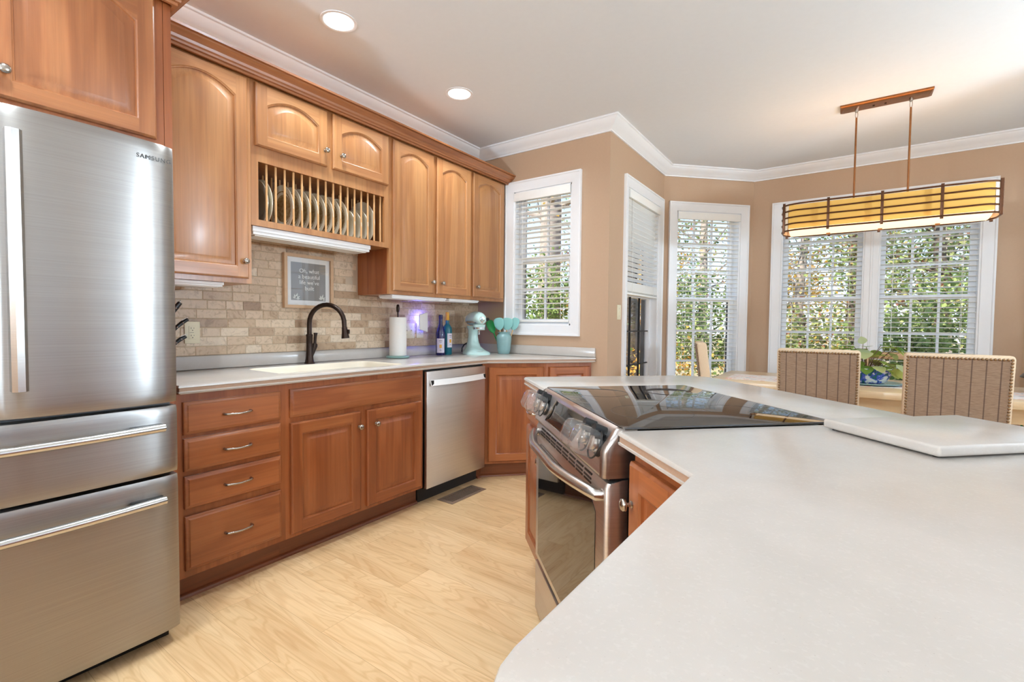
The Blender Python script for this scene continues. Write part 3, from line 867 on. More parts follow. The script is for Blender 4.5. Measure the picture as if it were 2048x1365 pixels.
def text(body, size, name, mat, parent, loc, rx=90, ext=.0004, align='CENTER', space=1.0, sx=1.0):
    cu = bpy.data.curves.new(name, 'FONT'); cu.body = body; cu.size = size; cu.extrude = ext
    cu.align_x = align; cu.space_character = space; cu.materials.append(M[mat])
    o = bpy.data.objects.new(name, cu); COL.objects.link(o); o.parent = parent; o.location = loc
    o.rotation_euler = (radians(rx), 0, 0); o.scale = (sx, 1, 1)
    me = bpy.data.meshes.new_from_object(o.evaluated_get(bpy.context.evaluated_depsgraph_get()))
    if not me.materials: me.materials.append(M[mat])
    n = bpy.data.objects.new(name+'_mesh', me); COL.objects.link(n); n.parent = parent; n.location = loc; n.rotation_euler = o.rotation_euler
    bpy.data.objects.remove(o); n.name = name
    return n
lt = text('SAMSUNG', .0195, 'brand_lettering', 'grey_letters', d1, (.390, -.0300, 1.718), space=1.16, ext=.0006)

# ------------------------------------------------------------------ dishwasher
t = thing('dishwasher', 'stainless dishwasher between the sink cabinet and the angled corner cabinet', 'dishwasher', (XF, 2.0735, 0), RL)
mb = MB(); mb.box(.003, .603, .002, .56, .10, .868); mb.build('tub', 'black', t)
mb = MB(); mb.box(.004, .602, -.0285, .0, .104, .862); mb.build('door', 'steel_dw', t, bevel=.004)
mb = MB(); mb.box(.003, .604, .055, .5, 0, .102); mb.build('toe_panel', 'rubber', t)
mb = MB(); rs = []; N = 16
for k in range(N+1):
    x = .030+.556*k/N; o = -.046-.026*(1-((x-.308)/.278)**2); rs.append([(x, o, .770), (x, o+.011, .806), (x, o+.019, .806), (x, o+.008, .770)])
mb.rings(rs); hd = mb.build('handle', 'handle_lt', t, ang=25)
for xa in (.032, .566):
    mb = MB(); mb.box(xa, xa+.018, -.046, -.028, .772, .804); mb.build('handle_mount', 'black', hd)

# ------------------------------------------------------------------ peninsula
S = sqrt(.5); CC = (2.101, 1.288)
def UV(u, v): return (CC[0]+u*S+v*S, CC[1]-u*S+v*S)
VB = .934; VF = -.012; UL = -.80
RN = radians(-45)
P = [UV(UL, VF), UV(-.3815, VF), UV(-.3815, .602), UV(.3815, .602), UV(.3815, VF), (2.595, 3.389-2.595+VF/S), (2.595, .14), (4.55, .14), UV(UL, VB)]
P = round_poly(P, {0: .03, 6: .09, 8: .16}, 6)
countertop('peninsula_countertop', 'large off-white peninsula countertop wrapped around the range', P, [], loc=(2.6, 1.0, 0))
# base cabinets under the peninsula
t = thing('peninsula_cabinet', 'narrow cherry peninsula cabinet with drawer, left of the range', 'cabinet', UV(-.775, .02)+(0,), RN)
mb = MB(); mb.box(0, .386, 0, .60, .112, .8755); mb.build('carcass', 'red_v', t); toe(t, .386)
add_drawer(t, .006, .372, .715, .845); add_door(t, .006, .372, .125, .690, 0, (.335, .60), 'red')
t = thing('peninsula_cabinet', 'dark cherry peninsula cabinet between the range and the inside corner', 'cabinet', UV(.412, .02)+(0,), RN)
mb = MB(); mb.box(0, .28, 0, .60, .112, .8755); mb.build('carcass', 'red_v', t); toe(t, .28)
add_door(t, .006, .250, .125, .850, 0, (.03, .755), 'red')
t = thing('peninsula_cabinet', 'cherry cabinet under the near arm of the peninsula counter', 'cabinet', (2.63, .74, 0), radians(-90))
mb = MB(); mb.box(0, .55, 0, .58, .112, .8755); mb.build('carcass', 'red_v', t); toe(t, .55, .58)
add_door(t, .04, .27, .132, .846, 0, (.25, .6), 'red'); add_door(t, .29, .53, .132, .846, 0, (.31, .6), 'red')
mb = MB(); mb.box(UL+.03, 1.65, 0, .02, 0, .8755); mb.v = [(x, y, z) for x, y, z in mb.v]
o = mb.build('peninsula_back_panel', 'red_v', None, UV(0, .655)+(0,), RN); tag(o, 'cherry panel closing the dining side of the peninsula', 'panel')
# loose slab
t = thing('cutting_slab', 'thick loose off-white slab lying on the peninsula counter behind the range corner', 'cutting board', UV(.565, .722)+(.9145,), RN)
mb = MB(); mb.box(-.14, .14, -.205, .205, .0035, .0255); mb.build('board', 'counter', t, bevel=.006, seg=3)
mb = MB()
for x in (-.12, .12):
    for y in (-.185, .185): mb.lathe([(.008, 0), (.008, .0045)], 10, (x, y, 0))
mb.build('feet', 'black', t)

# ------------------------------------------------------------------ range
t = thing('range', 'stainless slide-in electric range with black glass cooktop set in the peninsula', 'range', CC+(0,), RN)
mb = MB(); mb.box(-.376, .376, .02, .58, .09, .905); mb.build('body', 'black', t)
mb = MB(); mb.box(-.37, .37, .06, .5, 0, .09); mb.build('base', 'black', t)
mb = MB(); mb.prism(round_poly([(-.379, .0), (.379, .0), (.379, .598), (-.379, .598)], {0: .012, 1: .012, 2: .012, 3: .012}, 4), .9142, .9205)
ck = mb.build('cooktop', 'black_glass', t, bevel=.0015)
ringm = MB()
for cx, cy_, r in ((-.2, .16, .1), (.19, .17, .115), (-.2, .43, .085), (.19, .43, .085)):
    ringm.tube([(cx+r*cos(a*pi/24), cy_+r*sin(a*pi/24), .92048) for a in range(48)], .0006, 4, closed=True)
ringm.build('burner_ring', 'vent_dark', ck)
# control panel: wedge
mb = MB()
prof = [(.03, .9155), (.0, .9175), (-.006, .914), (-.012, .906), (-.046, .815), (-.049, .803), (-.046, .795), (.03, .795)]
mb.rings([[(x, y, z) for y, z in prof] for x in (-.356, .356)], 0); cp = mb.build('control_panel', 'steel_pan', t, ang=25)
for sx in (-1, 1):
    mb = MB(); pr2 = [(.03, .9155), (.0, .9175), (-.012, .913), (-.040, .873), (-.046, .858), (-.048, .795), (.03, .795)]
    mb.rings([[(sx*x, y+o, z) for y, z in pr2] for x, o in ((.354, 0), (.366, 0), (.374, .003), (.378, .010))], 0); mb.build('end_post', 'steel_post', cp, ang=40)
# panel face frame (point at slope s 0 top..1 bottom)
a0 = Vector((0, -.013, .904)); a1 = Vector((0, -.0455, .8165)); nn = Vector((0, -(a0.z-a1.z), -(a1.y-a0.y)*-1)).normalized()
nn = Vector((0, -.0875, .0325)).normalized()
def PF(x, s_, o=0): p = a0.lerp(a1, s_)+nn*o; return (x, p.y, p.z)
mb = MB(); mb.rings([[PF(-.165, .06, o), PF(.165, .06, o), PF(.115, .95, o), PF(-.215, .95, o)] for o in (0, .0012)])
mb.build('display', 'black_glass', cp)
mb = MB()
fr = [(-.165, .06), (.165, .06), (.115, .95), (-.215, .95)]
mb.tube([PF(x, q, .001) for x, q in fr], .0018, 6, closed=True); mb.build('display_trim', 'chrome', cp)
for kx in (-.325, -.25, .235, .31):
    base = Vector(PF(kx, .5, 0)); Q = nn.to_track_quat('Z', 'Y').to_matrix().to_4x4()
    mt = Matrix.Translation(base) @ Q
    mb = MB(); mb.lathe([(.030, 0), (.030, .004), (.024, .006)], 20); mb.xf(mt); kb = mb.build('knob_bezel', 'black', cp)
    mb = MB(); mb.lathe([(.021, .004), (.020, .02), (.018, .026), (.001, .027)], 20); mb.box(-.004, .004, -.019, .019, .024, .033); mb.xf(mt); k2 = mb.build('knob', 'steel_lt', cp)
    # clear child-safety dome hinged to a dark clip
    mb = MB(); rs = []
    for rr_, zz in ((.033, .018), (.035, .03), (.0345, .062), (.031, .074), (.022, .081), (.001, .083)):
        rs.append([(p_[0], p_[1], zz) for p_ in ell(0, 0, rr_, rr_*1.08, 28, 2.9)])
    mb.rings(rs, 0, True, False, True); mb.xf(mt); cv = mb.build('safety_cover', 'clear', k2, ang=60)
    mb = MB(); mb.tube([(.035*cos(a*pi/12), .038*sin(a*pi/12), .017) for a in range(24)], .0024, 6, closed=True)
    mb.tube([(0, .033, -.004), (0, .034, .034)], .017, 12, flat=(1, .75)); mb.xf(mt); mb.build('cover_clip', 'black', cv)
# oven door
mb = MB()
mb.rings([[(x, min(.018, y+o), z) for y, z in ((.018, .245), (-.036, .245), (-.040, .249), (-.040, .770), (-.034, .782), (-.006, .790), (.018, .790))] for x, o in ((-.378, .010), (-.374, .003), (-.366, 0), (.366, 0), (.374, .003), (.378, .010))], 0)
dr = mb.build('oven_door', 'steel_pan', t, ang=40)
mb = MB(); ww = [(-.325, .272), (.312, .272), (.312, .690), (.285, .712), (-.298, .712), (-.325, .690)]
mb.rings([[(x, y, z) for x, z in ww] for y in (-.0405, -.0418)]); mb.build('window', 'black_glass', dr)
mb = MB()
for zz in (.752, .763, .774):
    for i in range(8):
        x = -.29+.0725*i; yo = -.0405 if zz < .77 else -.0385
        mb.box(x, x+.058, yo-.0012, yo+.002, zz-.0026, zz+.0026)
mb.build('vent_slot', 'black', dr)
mb = MB(); pts = []; N = 28
for k in range(N+1):
    x = -.352+.704*k/N; q = 1-(x/.352)**2; pts.append((x, -.052-.052*min(1, q*1.15), .748+.004*q))
mb.tube([(-.352, -.038, .748)]+pts+[(.352, -.038, .748)], .0155, 12); mb.build('handle', 'steel_lt', dr, ang=50)
mb = MB(); mb.box(-.378, .378, -.038, .018, .025, .222); mb.build('drawer', 'steel_pan', t, bevel=.003)
mb = MB(); mb.box(-.376, .376, -.006, .02, .222, .245); mb.box(-.376, .376, -.03, .02, .790, .7955); mb.build('gap_strip', 'black', t)

# ------------------------------------------------------------------ wall plates, outlets, vent
def plate(name, label, p0, rot, w, h, z, kind='outlet', n=1, mat='cream_plate', cat='outlet'):
    t = thing(name, label, cat, (p0[0], p0[1], z-h/2), rot)
    mb = MB(); mb.box(-w/2, w/2, -.006, 0, 0, h); mb.build('cover_plate', mat, t, bevel=.002)
    for i in range(n):
        cx = (i-(n-1)/2)*.046
        if kind == 'outlet':
            mb = MB(); mb.box(cx-.017, cx+.017, -.008, -.004, h/2-.034, h/2+.034); mb.build('receptacle', mat, t, bevel=.001)
            mb = MB()
            for zz in (h/2+.020, h/2-.018):
                mb.box(cx-.0075, cx-.0055, -.0086, -.0075, zz-.001, zz+.007); mb.box(cx+.0055, cx+.0072, -.0086, -.0075, zz, zz+.006)
                mb.box(cx-.0022, cx+.0022, -.0086, -.0075, zz-.010, zz-.006)
            mb.box(cx-.014, cx+.006, -.0085, -.0075, h/2-.0008, h/2+.0006)
            mb.build('slot', 'vent_dark', t)
        else:
            mb = MB(); mb.box(cx-.005, cx+.005, -.007, -.005, h/2-.012, h/2+.012); mb.box(cx-.004, cx+.004, -.017, -.005, h/2-.002, h/2+.008); mb.build('toggle', mat, t, bevel=.001)
            mb = MB(); mb.sphere((cx, -.006, h/2+.03), .0022, 6); mb.sphere((cx, -.006, h/2-.03), .0022, 6); mb.build('screw', 'nickel', t)
    return t
plate('wall_outlet', 'almond two-socket outlet on the tile beside the fridge', (.0105, .995), RL, .072, .114, 1.111)
plate('light_switch', 'almond double switch plate on the tile behind the paper towels', (.0105, 2.50), RL, .116, .116, 1.11, 'switch', 2, cat='light switch')
plate('wall_outlet', 'almond outlet on the tile behind the white night light', (.0105, 2.617), RL, .076, .12, 1.113)
plate('light_switch', 'almond single switch on the painted wall beside the raised blind', (1.30, 3.571), RL, .072, .118, 1.274, 'switch', 1, cat='light switch')
t = thing('night_light', 'white plug-in night light glowing blue on the tile', 'night light', (.024, 2.617, 1.10), RL)
mb = MB(); mb.box(-.02, .02, -.006, .004, .02, .06); mb.build('plug', 'white_plastic', t)
mb = MB(); mb.prism([(-.042, -.020), (.042, -.026), (.042, -.040), (-.042, -.034)], 0, .14)
mb.v = [(x, y, z+(.018 if (x > 0 and z > .1) else 0)+(-.0 if x > 0 else (.02 if z < .05 else 0))) for x, y, z in mb.v]
mb.build('cover', 'white_plastic', t, bevel=.006, seg=3)
mb = MB(); mb.box(-.036, .036, -.020, -.014, .02, .125); mb.build('light_strip', 'blue_led', t)
pl = bpy.data.lights.new('night_glow', 'POINT'); pl.energy = 2.2; pl.color = (.13, .14, 1.0); pl.shadow_soft_size = .03
po = bpy.data.objects.new('night_glow', pl); COL.objects.link(po); po.parent = t; po.location = (-.012, -.009, .105)
t = thing('floor_vent', 'brown metal floor register in front of the dishwasher', 'floor vent', (.692, 2.365, 0), RL)
mb = MB()
R = lambda a, b, z: [(-a, -b, z), (a, -b, z), (a, b, z), (-a, b, z)]
mb.rings([R(.178, .068, 0), R(.178, .068, .003), R(.172, .062, .005), R(.150, .044, .005), R(.150, .044, .001)], 0, True, False, False); mb.build('rim', 'vent', t)
mb = MB(); mb.quad(*R(.15, .044, .0012)); mb.build('opening', 'vent_dark', t)
mb = MB()
for i in range(1, 7): mb.box(-.15, .15, -.044+.0126*i-.0022, -.044+.0126*i+.0022, .0012, .0042)
for i in range(1, 16): mb.box(-.15+.01875*i-.0015, -.15+.01875*i+.0015, -.044, .044, .0012, .0036)
mb.build('grille', 'vent', t)

# ------------------------------------------------------------------ framed print
t = thing('framed_print', 'pale oak framed grey print with white lettering on the tile above the sink', 'framed print', (.0115, 1.651, 1.258), RL)
a, b = .167, .333
mb = MB(); R = lambda i, y: [(-a+i, y, i), (a-i, y, i), (a-i, y, b-i), (-a+i, y, b-i)]
mb.rings([R(0, 0), R(0, -.026), R(.019, -.026), R(.019, -.010)], 0, True, True, False); mb.build('frame', 'frame_wood', t)
mb = MB(); mb.rings([R(.019, -.008), R(.019, -.0095)]); mb.build('mat_board', 'mat_board', t)
mb = MB(); mb.rings([R(.049, -.0095), R(.049, -.0102)]); pr = mb.build('print', 'grey_print', t)
for i, s_ in enumerate(('Oh, what', 'a beautiful', "life we've", 'built')):
    text(s_, .036, 'lettering', 'mat_board', pr, (.004, -.0106, .222-.036*i), ext=.0002)
mb = MB()
for sx in (-1, 1):
    for an, l in ((30, .034), (70, .04), (110, .03), (0, .03), (150, .022)):
        ca, sa = cos(radians(an)), sin(radians(an)); bx = sx*.088
        mb.add([(bx, -.0107, .058), (bx+l*.5*ca-.006*sa, -.0107, .058+l*.5*sa+.006*ca), (bx+l*ca, -.0107, .058+l*sa), (bx+l*.5*ca+.006*sa, -.0107, .058+l*.5*sa-.006*ca)], [(0, 1, 2, 3)])
mb.build('leaf_sprig', 'leaf_print', pr)
mb = MB(); mb.rings([R(.019, -.0125), R(.019, -.0128)], 0, True, True, True); mb.build('glass', 'glass', t)

# ------------------------------------------------------------------ faucet
t = thing('faucet', 'oil-rubbed bronze gooseneck faucet behind the sink', 'faucet', (.088, 1.612, .9142), radians(27))
mb = MB(); mb.lathe([(.031, 0), (.031, .004), (.027, .010), (.0235, .03), (.020, .07), (.0185, .12), (.0185, .168), (.020, .170), (.020, .180), (.0165, .183)], 24); mb.build('base', 'bronze', t, ang=50)
mb = MB(); pts = [(0, 0, .175), (0, 0, .235)]
RA = .115
for k in range(0, 15): 
    an = pi-pi*k/14*1.02; pts.append((RA+RA*cos(an), 0, .250+RA*sin(an)))
pts.append((.231, 0, .222))
mb.tube(pts, .0142, 14); mb.build('spout', 'bronze', t, ang=60)
mb = MB(); mb.lathe([(.0145, 0), (.0165, .002), (.0165, .008), (.017, .012), (.0185, .03), (.024, .062), (.0245, .068), (.02, .069)], 20); mb.xf(Matrix.Translation((.231, 0, .228)) @ Matrix.Rotation(radians(180-6), 4, 'Y')); mb.box(.252, .262, -.008, .008, .188, .214); mb.build('spray_head', 'bronze', t, ang=50)
mb = MB(); mb.tube([(.002, .006, .030), (.004, .036, .085), (.005, .050, .105), (.005, .056, .118)], [.012, .0155, .017, .015], 14)
mb.tube([(.005, .055, .112), (.005, .053, .130), (.005, .059, .170), (.005, .062, .186), (.005, .062, .190)], [.012, .0085, .009, .0125, .0115], 12); mb.build('lever_handle', 'bronze', t, ang=60)

# ------------------------------------------------------------------ things on the left counter
CZ = .9142
t = thing('paper_towel_holder', 'sage green based paper towel holder with dark finial', 'paper towel holder', (.115, 2.30, CZ), 0)
mb = MB(); mb.lathe([(.070, 0), (.083, .003), (.085, .010), (.081, .016), (.066, .018)], 32); mb.build('base', 'sage', t, ang=50)
mb = MB(); mb.lathe([(.006, .016), (.006, .335), (.010, .338), (.012, .35), (.0125, .37), (.010, .388), (.002, .394)], 14); mb.build('pole', 'bronze', t, ang=50)
mb = MB(); mb.lathe([(.019, .0), (.060, 0), (.062, .003), (.062, .277), (.060, .280), (.019, .280), (.019, 0)], 40, cap=False)
o = mb.build('paper_towel_roll', 'paper', None, (.115, 2.30, CZ+.0185)); tag(o, 'full roll of white paper towels standing on the sage holder', 'paper towels')
def bottle(name, label, loc, prof, mat, cap, capz, lab, n=28):
    t = thing(name, label, 'bottle', loc, radians(-52))
    mb = MB(); mb.lathe(prof, n); mb.build('glass_body', mat, t, ang=60)
    mb = MB(); mb.lathe(capz, 20); mb.build('capsule', cap, t, ang=60)
    r, z0, z1, a0, a1 = lab; mb = MB()
    rs = [[(r*cos(a0+(a1-a0)*k/12), r*sin(a0+(a1-a0)*k/12), z) for z in (z0, z1)] for k in range(13)]
    mb.rings(rs, 0, False); lb = mb.build('paper_label', 'label', t)
    mb = MB(); r2 = r+.0004; am = (a0+a1)/2; 
    for q, (zz, hh, w_) in enumerate(((z1-.022, .006, .34), (z1-.034, .004, .26), (z0+.02, .004, .2))):
        mb.rings([[(r2*cos(am-w_+2*w_*k/6), r2*sin(am-w_+2*w_*k/6), z) for z in (zz, zz+hh)] for k in range(7)], 0, False)
    mb.build('label_print', 'label_gray', lb)
    mb = MB(); zc = (z0+z1)/2-.005
    mb.rings([[(r2*cos(am-.25+.5*k/6), r2*sin(am-.25+.5*k/6), z) for z in (zc-.014, zc+.014)] for k in range(7)], 0, False); mb.build('label_emblem', 'yellow', lb)
bottle('wine_bottle', 'cobalt blue glass bottle with a pale label beside the teal bottle', (.125, 2.74, CZ),
       [(.030, .004), (.037, 0), (.039, .006), (.039, .165), (.037, .185), (.028, .215), (.017, .245), (.0145, .262), (.014, .31)], 'cobalt', 'cobalt',
       [(.0143, .290), (.0158, .292), (.0158, .322), (.0145, .326), (.002, .327)], (.0395, .02, .135, -.75, .95))
bottle('wine_bottle', 'teal frosted bottle with yellow neck foil beside the blue bottle', (.115, 2.83, CZ),
       [(.030, .004), (.036, 0), (.038, .006), (.039, .20), (.036, .222), (.026, .240), (.016, .252), (.0145, .27), (.014, .32)], 'tealglass', 'yellow',
       [(.0146, .282), (.0155, .283), (.0155, .345), (.0145, .349), (.002, .350)], (.0395, .06, .175, .1, 1.5))
# stand mixer
t = thing('stand_mixer', 'aqua enamel stand mixer without bowl in the counter corner', 'stand mixer', (.235, 3.045, CZ), math.atan2(-.54, .87))
mb = MB(); mb.rings([ell(.03, 0, .145, .108), ell(.03, .012, .145, .108), ell(.025, .022, .135, .10), ell(-.01, .034, .098, .085), ell(-.045, .06, .060, .062), ell(-.055, .10, .048, .048), ell(-.058, .15, .043, .040), ell(-.058, .205, .045, .040), ell(-.05, .225, .058, .05), ell(-.045, .238, .066, .055)], 0)
mb.build('pedestal', 'aqua', t, ang=50)
mb = MB(); rs = []
for x, cz, hh, ww in ((-.155, .292, .010, .012), (-.150, .292, .036, .034), (-.135, .292, .050, .047), (-.09, .294, .058, .056), (-.02, .297, .062, .060), (.05, .298, .061, .059), (.11, .296, .057, .055), (.15, .292, .048, .046), (.172, .288, .032, .036), (.178, .287, .012, .014)):
    rs.append([(x, ww*cos(2*pi*j/24), cz+hh*sin(2*pi*j/24)*(1.0 if sin(2*pi*j/24) > 0 else .9)) for j in range(24)])
mb.rings(rs); mb.rings([ell(.10, .205, .042, .046, 20), ell(.10, .25, .048, .052, 20)], 0); hd = mb.build('motor_head', 'aqua', t, ang=55)
mb = MB(); rs = []
for z_ in (.262, .278):
    rs.append([(.005+.172*cos(2*pi*j/28), .0608*sin(2*pi*j/28), z_) for j in range(28)])
mb.rings(rs); mb.build('trim_band', 'chrome', hd)
mb = MB(); mb.lathe([(.044, .212), (.052, .214), (.052, .226), (.046, .228)], 24, (.10, 0, 0)); mb.build('collar', 'chrome', hd)
mb = MB(); mb.lathe([(.006, .165), (.008, .168), (.008, .21)], 10, (.10, 0, 0)); mb.build('beater_shaft', 'chrome', hd)
mb = MB(); mb.lathe([(.012, 0), (.014, .004), (.013, .018), (.008, .022)], 14); mb.xf(Matrix.Translation((.155, .046, .292)) @ Matrix.Rotation(radians(80), 4, 'Y') @ Matrix.Rotation(radians(-28), 4, 'X')); mb.build('hub_knob', 'black', hd)
mb = MB(); mb.lathe([(.022, 0), (.022, .003), (.017, .004)], 20); mb.xf(Matrix.Translation((.174, 0, .292)) @ Matrix.Rotation(radians(90), 4, 'Y')); mb.build('hub_cover', 'chrome', hd)
mb = MB(); mb.lathe([(.055, .021), (.055, .0265), (.045, .0275)], 28, (.085, 0, 0)); mb.build('bowl_plate', 'chrome', t)
mb = MB(); mb.tube([(-.09, -.04, .09), (-.115, -.06, .075), (-.13, -.075, .045), (-.12, -.08, .012)], .006, 8); mb.build('cord', 'black', t)
# vase of utensils
VX, VY = .40, 3.235
t = thing('utensil_crock', 'pale teal glazed ceramic vase holding spatulas below the window', 'vase', (VX, VY, CZ), 0)
mb = MB(); mb.lathe([(.046, 0), (.05, .004), (.056, .03), (.061, .08), (.066, .125), (.065, .148), (.057, .163), (.048, .170), (.047, .177), (.056, .184), (.057, .188), (.052, .188), (.043, .178), (.043, .172), (.06, .15), (.06, .09), (.045, .02), (.001, .012)], 36, cap=False); mb.build('body', 'celadon', t, ang=50)
def spat(name, label, dx, dy, az, head, mat, hmat, hw, hl, top):
    t = thing(name, label, 'spatula', (VX+dx*.35, VY+dy*.35, CZ+.02), 0, 'spatulas in the vase')
    b = Vector((0, 0, 0)); e_ = Vector((dx, dy, top-.06))
    d = (e_-b).normalized()
    mb = MB(); mb.tube([b, e_*.5, e_], .006, 8); hnd = mb.build('handle', hmat, t, ang=60)
    ax = Vector((cos(az), sin(az), 0)); ax = (ax-d*ax.dot(d)).normalized(); nr = d.cross(ax)
    mb = MB(); rs = []
    for q, w_ in ((0, .25), (.12, .62), (.35, .92), (.65, 1.0), (.85, .92), (.95, .7), (1.0, .35)):
        c0 = e_+d*(hl*(q-.05)); w2 = hw*w_
        rs.append([tuple(c0+ax*(w2*cos(a*pi/6))+nr*(.0055*sin(a*pi/6))) for a in range(12)])
    mb.rings(rs); mb.build('head', mat, t, ang=60)
_rt = math.atan2(.574, .819)
spat('spatula', 'green spatula leaning out of the teal vase', -.058, -.035, _rt+.25, 0, 'green', 'green', .036, .115, .225)
spat('spatula', 'pale teal spatula beside the green one in the vase', -.010, -.032, _rt, 0, 'teal', 'lightwood', .043, .105, .25)
spat('spatula', 'pale teal spoon spatula at the middle of the vase', .018, .004, _rt, 0, 'teal', 'lightwood', .047, .105, .25)
spat('spatula', 'pale teal spatula nearest the window in the vase', .046, .034, _rt-.2, 0, 'teal', 'lightwood', .036, .11, .25)
# knife block beside the fridge
t = thing('knife_block', 'dark knife block tucked behind the fridge edge on the counter', 'knife block', (.16, .80, CZ), 0)
mb = MB(); mb.rings([[(-.05, -.075, 0), (.05, -.075, 0), (.05, .035, 0), (-.05, .035, 0)], [(-.05, -.095, .15), (.05, -.095, .15), (.05, -.01, .20), (-.05, -.01, .20)]]); mb.build('block', 'leg', t, bevel=.003)
def knife(label, loc, tip, curve=.012):
    t = thing('kitchen_knife', label, 'knife', loc, 0, 'knives in the block')
    v = Vector(tip); p = [v*q+Vector((0, 0, curve*sin(pi*q))) for q in (0, .25, .5, .75, 1)]
    mb = MB(); mb.tube([tuple(x) for x in p], [.008, .0105, .0115, .0125, .0105], 10, flat=(1, .75)); hn = mb.build('handle', 'black', t, ang=60)
    mb = MB(); mb.tube([tuple(p[3]+Vector((.0, .0, .011))), tuple(p[4]+Vector((0, .002, .010)))], .003, 6)
    for q in (1, 2, 3): mb.sphere(tuple(p[q]+Vector((.0105, 0, 0))), .0032, 6)
    mb.build('rivet', 'chrome', t)
    mb = MB(); mb.tube([(0, -.03, -.05), (0, 0, 0)], .004, 6, flat=(1, .4)); mb.build('blade', 'chrome', t)
knife('black-handled knife pointing up toward the outlet', (.185, .815, CZ+.165), (.0, .095, .10))
knife('black-handled knife lowest in the block beside the fridge', (.20, .81, CZ+.10), (.0, .085, .082))
knife('upper black knife handle just showing past the fridge', (.17, .80, CZ+.20), (0, .085, .145))

# ------------------------------------------------------------------ plates in the rack
def dish(name, label, y, r, cz, tilt, mat, center=None, grp=None, deep=.018, cat='plate', x=None):
    zb = 1.6835; X = .315-r if x is None else x
    t = thing(name, label, cat, (X, y, zb+.001), 0, grp)
    # disc axis along -y, leaning slightly
    mt = Matrix.Translation((0, 0, r)) @ Matrix.Rotation(radians(90+tilt), 4, 'X')
    mb = MB(); mb.lathe([(.001, -.0), (r*.55, 0), (r*.62, .004), (r*.68, deep*.55), (r*.97, deep), (r, deep+.001), (r*.985, deep+.0035), (r*.66, deep*.55+.004), (r*.6, .008), (r*.5, .0045), (.001, .0045)], 40, cap=False)
    mb.xf(mt); mb.build('rim', mat, t, ang=50)
    if center:
        mb = MB(); mb.lathe([(r*.60, .0085), (r*.5, .0052), (.001, .0052)], 36, cap=False); mb.lathe([(r*.80, deep*.75+.0035), (r*.70, deep*.6+.0042)], 36, cap=False); mb.xf(mt); mb.build('center_print', center, t, ang=60)
    return t
ords = ['first', 'second', 'third', 'fourth', 'fifth', 'sixth', 'seventh', 'eighth']
for i in range(8):
    lab = 'large printed dinner plate, first of eight with its face fully showing' if i == 0 else '%s large printed dinner plate in the row of eight in the rack' % ords[i]
    dish('dinner_plate', lab, 1.402+.0495*i, .127, 0, 3, 'porcelain', 'plate_print', 'large plates in the rack')
for i, y in enumerate((1.801, 1.850, 1.899)):
    dish('small_plate', '%s small plain plate after the large plates' % ords[i] if i < 2 else 'third small plain plate, beside the big end plate', y, (.098, .098, .108)[i], 0, 4, 'porcelain', None, 'small plates in the rack')
dish('dinner_plate', 'wide cream plate at the window end of the rack', 1.951, .140, 0, 4, 'porcelain')
dish('dinner_plate', 'white plate behind the dark glass dish in the rack', 1.262, .125, 0, 3, 'porcelain', None, 'white plates by the dark dish')
dish('dinner_plate', 'white plate farther behind the dark glass dish, second from it', 1.286, .128, 0, 3, 'porcelain', None, 'white plates by the dark dish')
dish('glass_dish', 'dark amber glass dish at the fridge end of the plate rack', 1.212, .108, 0, 3, 'dkglass', None, None, .03, 'dish')

# ------------------------------------------------------------------ dining table and chairs
TZ = .75
t = thing('dining_table', 'pale maple dining table in the bay behind the peninsula', 'table', (3.02, 4.31, 0), 0)
mb = MB(); mb.box(-1.09, -.128, -.49, .49, TZ-.046, TZ); mb.box(-.1265, 1.09, -.49, .49, TZ-.046, TZ); mb.build('tabletop', 'maple', t, bevel=.003)
mb = MB()
for a in ((-1.02, 1.02, -.43, -.408), (-1.02, 1.02, .408, .43), (-1.02, -.998, -.408, .408), (.998, 1.02, -.408, .408)): mb.box(a[0], a[1], a[2], a[3], TZ-.14, TZ-.046)
mb.build('apron', 'maple', t)
for x in (-.98, .98):
    for y in (-.39, .39):
        mb = MB(); mb.rings([[(x-a, y-a, z), (x+a, y-a, z), (x+a, y+a, z), (x-a, y+a, z)] for a, z in ((.026, 0), (.04, TZ-.046))]); mb.build('leg', 'maple', t, bevel=.003)
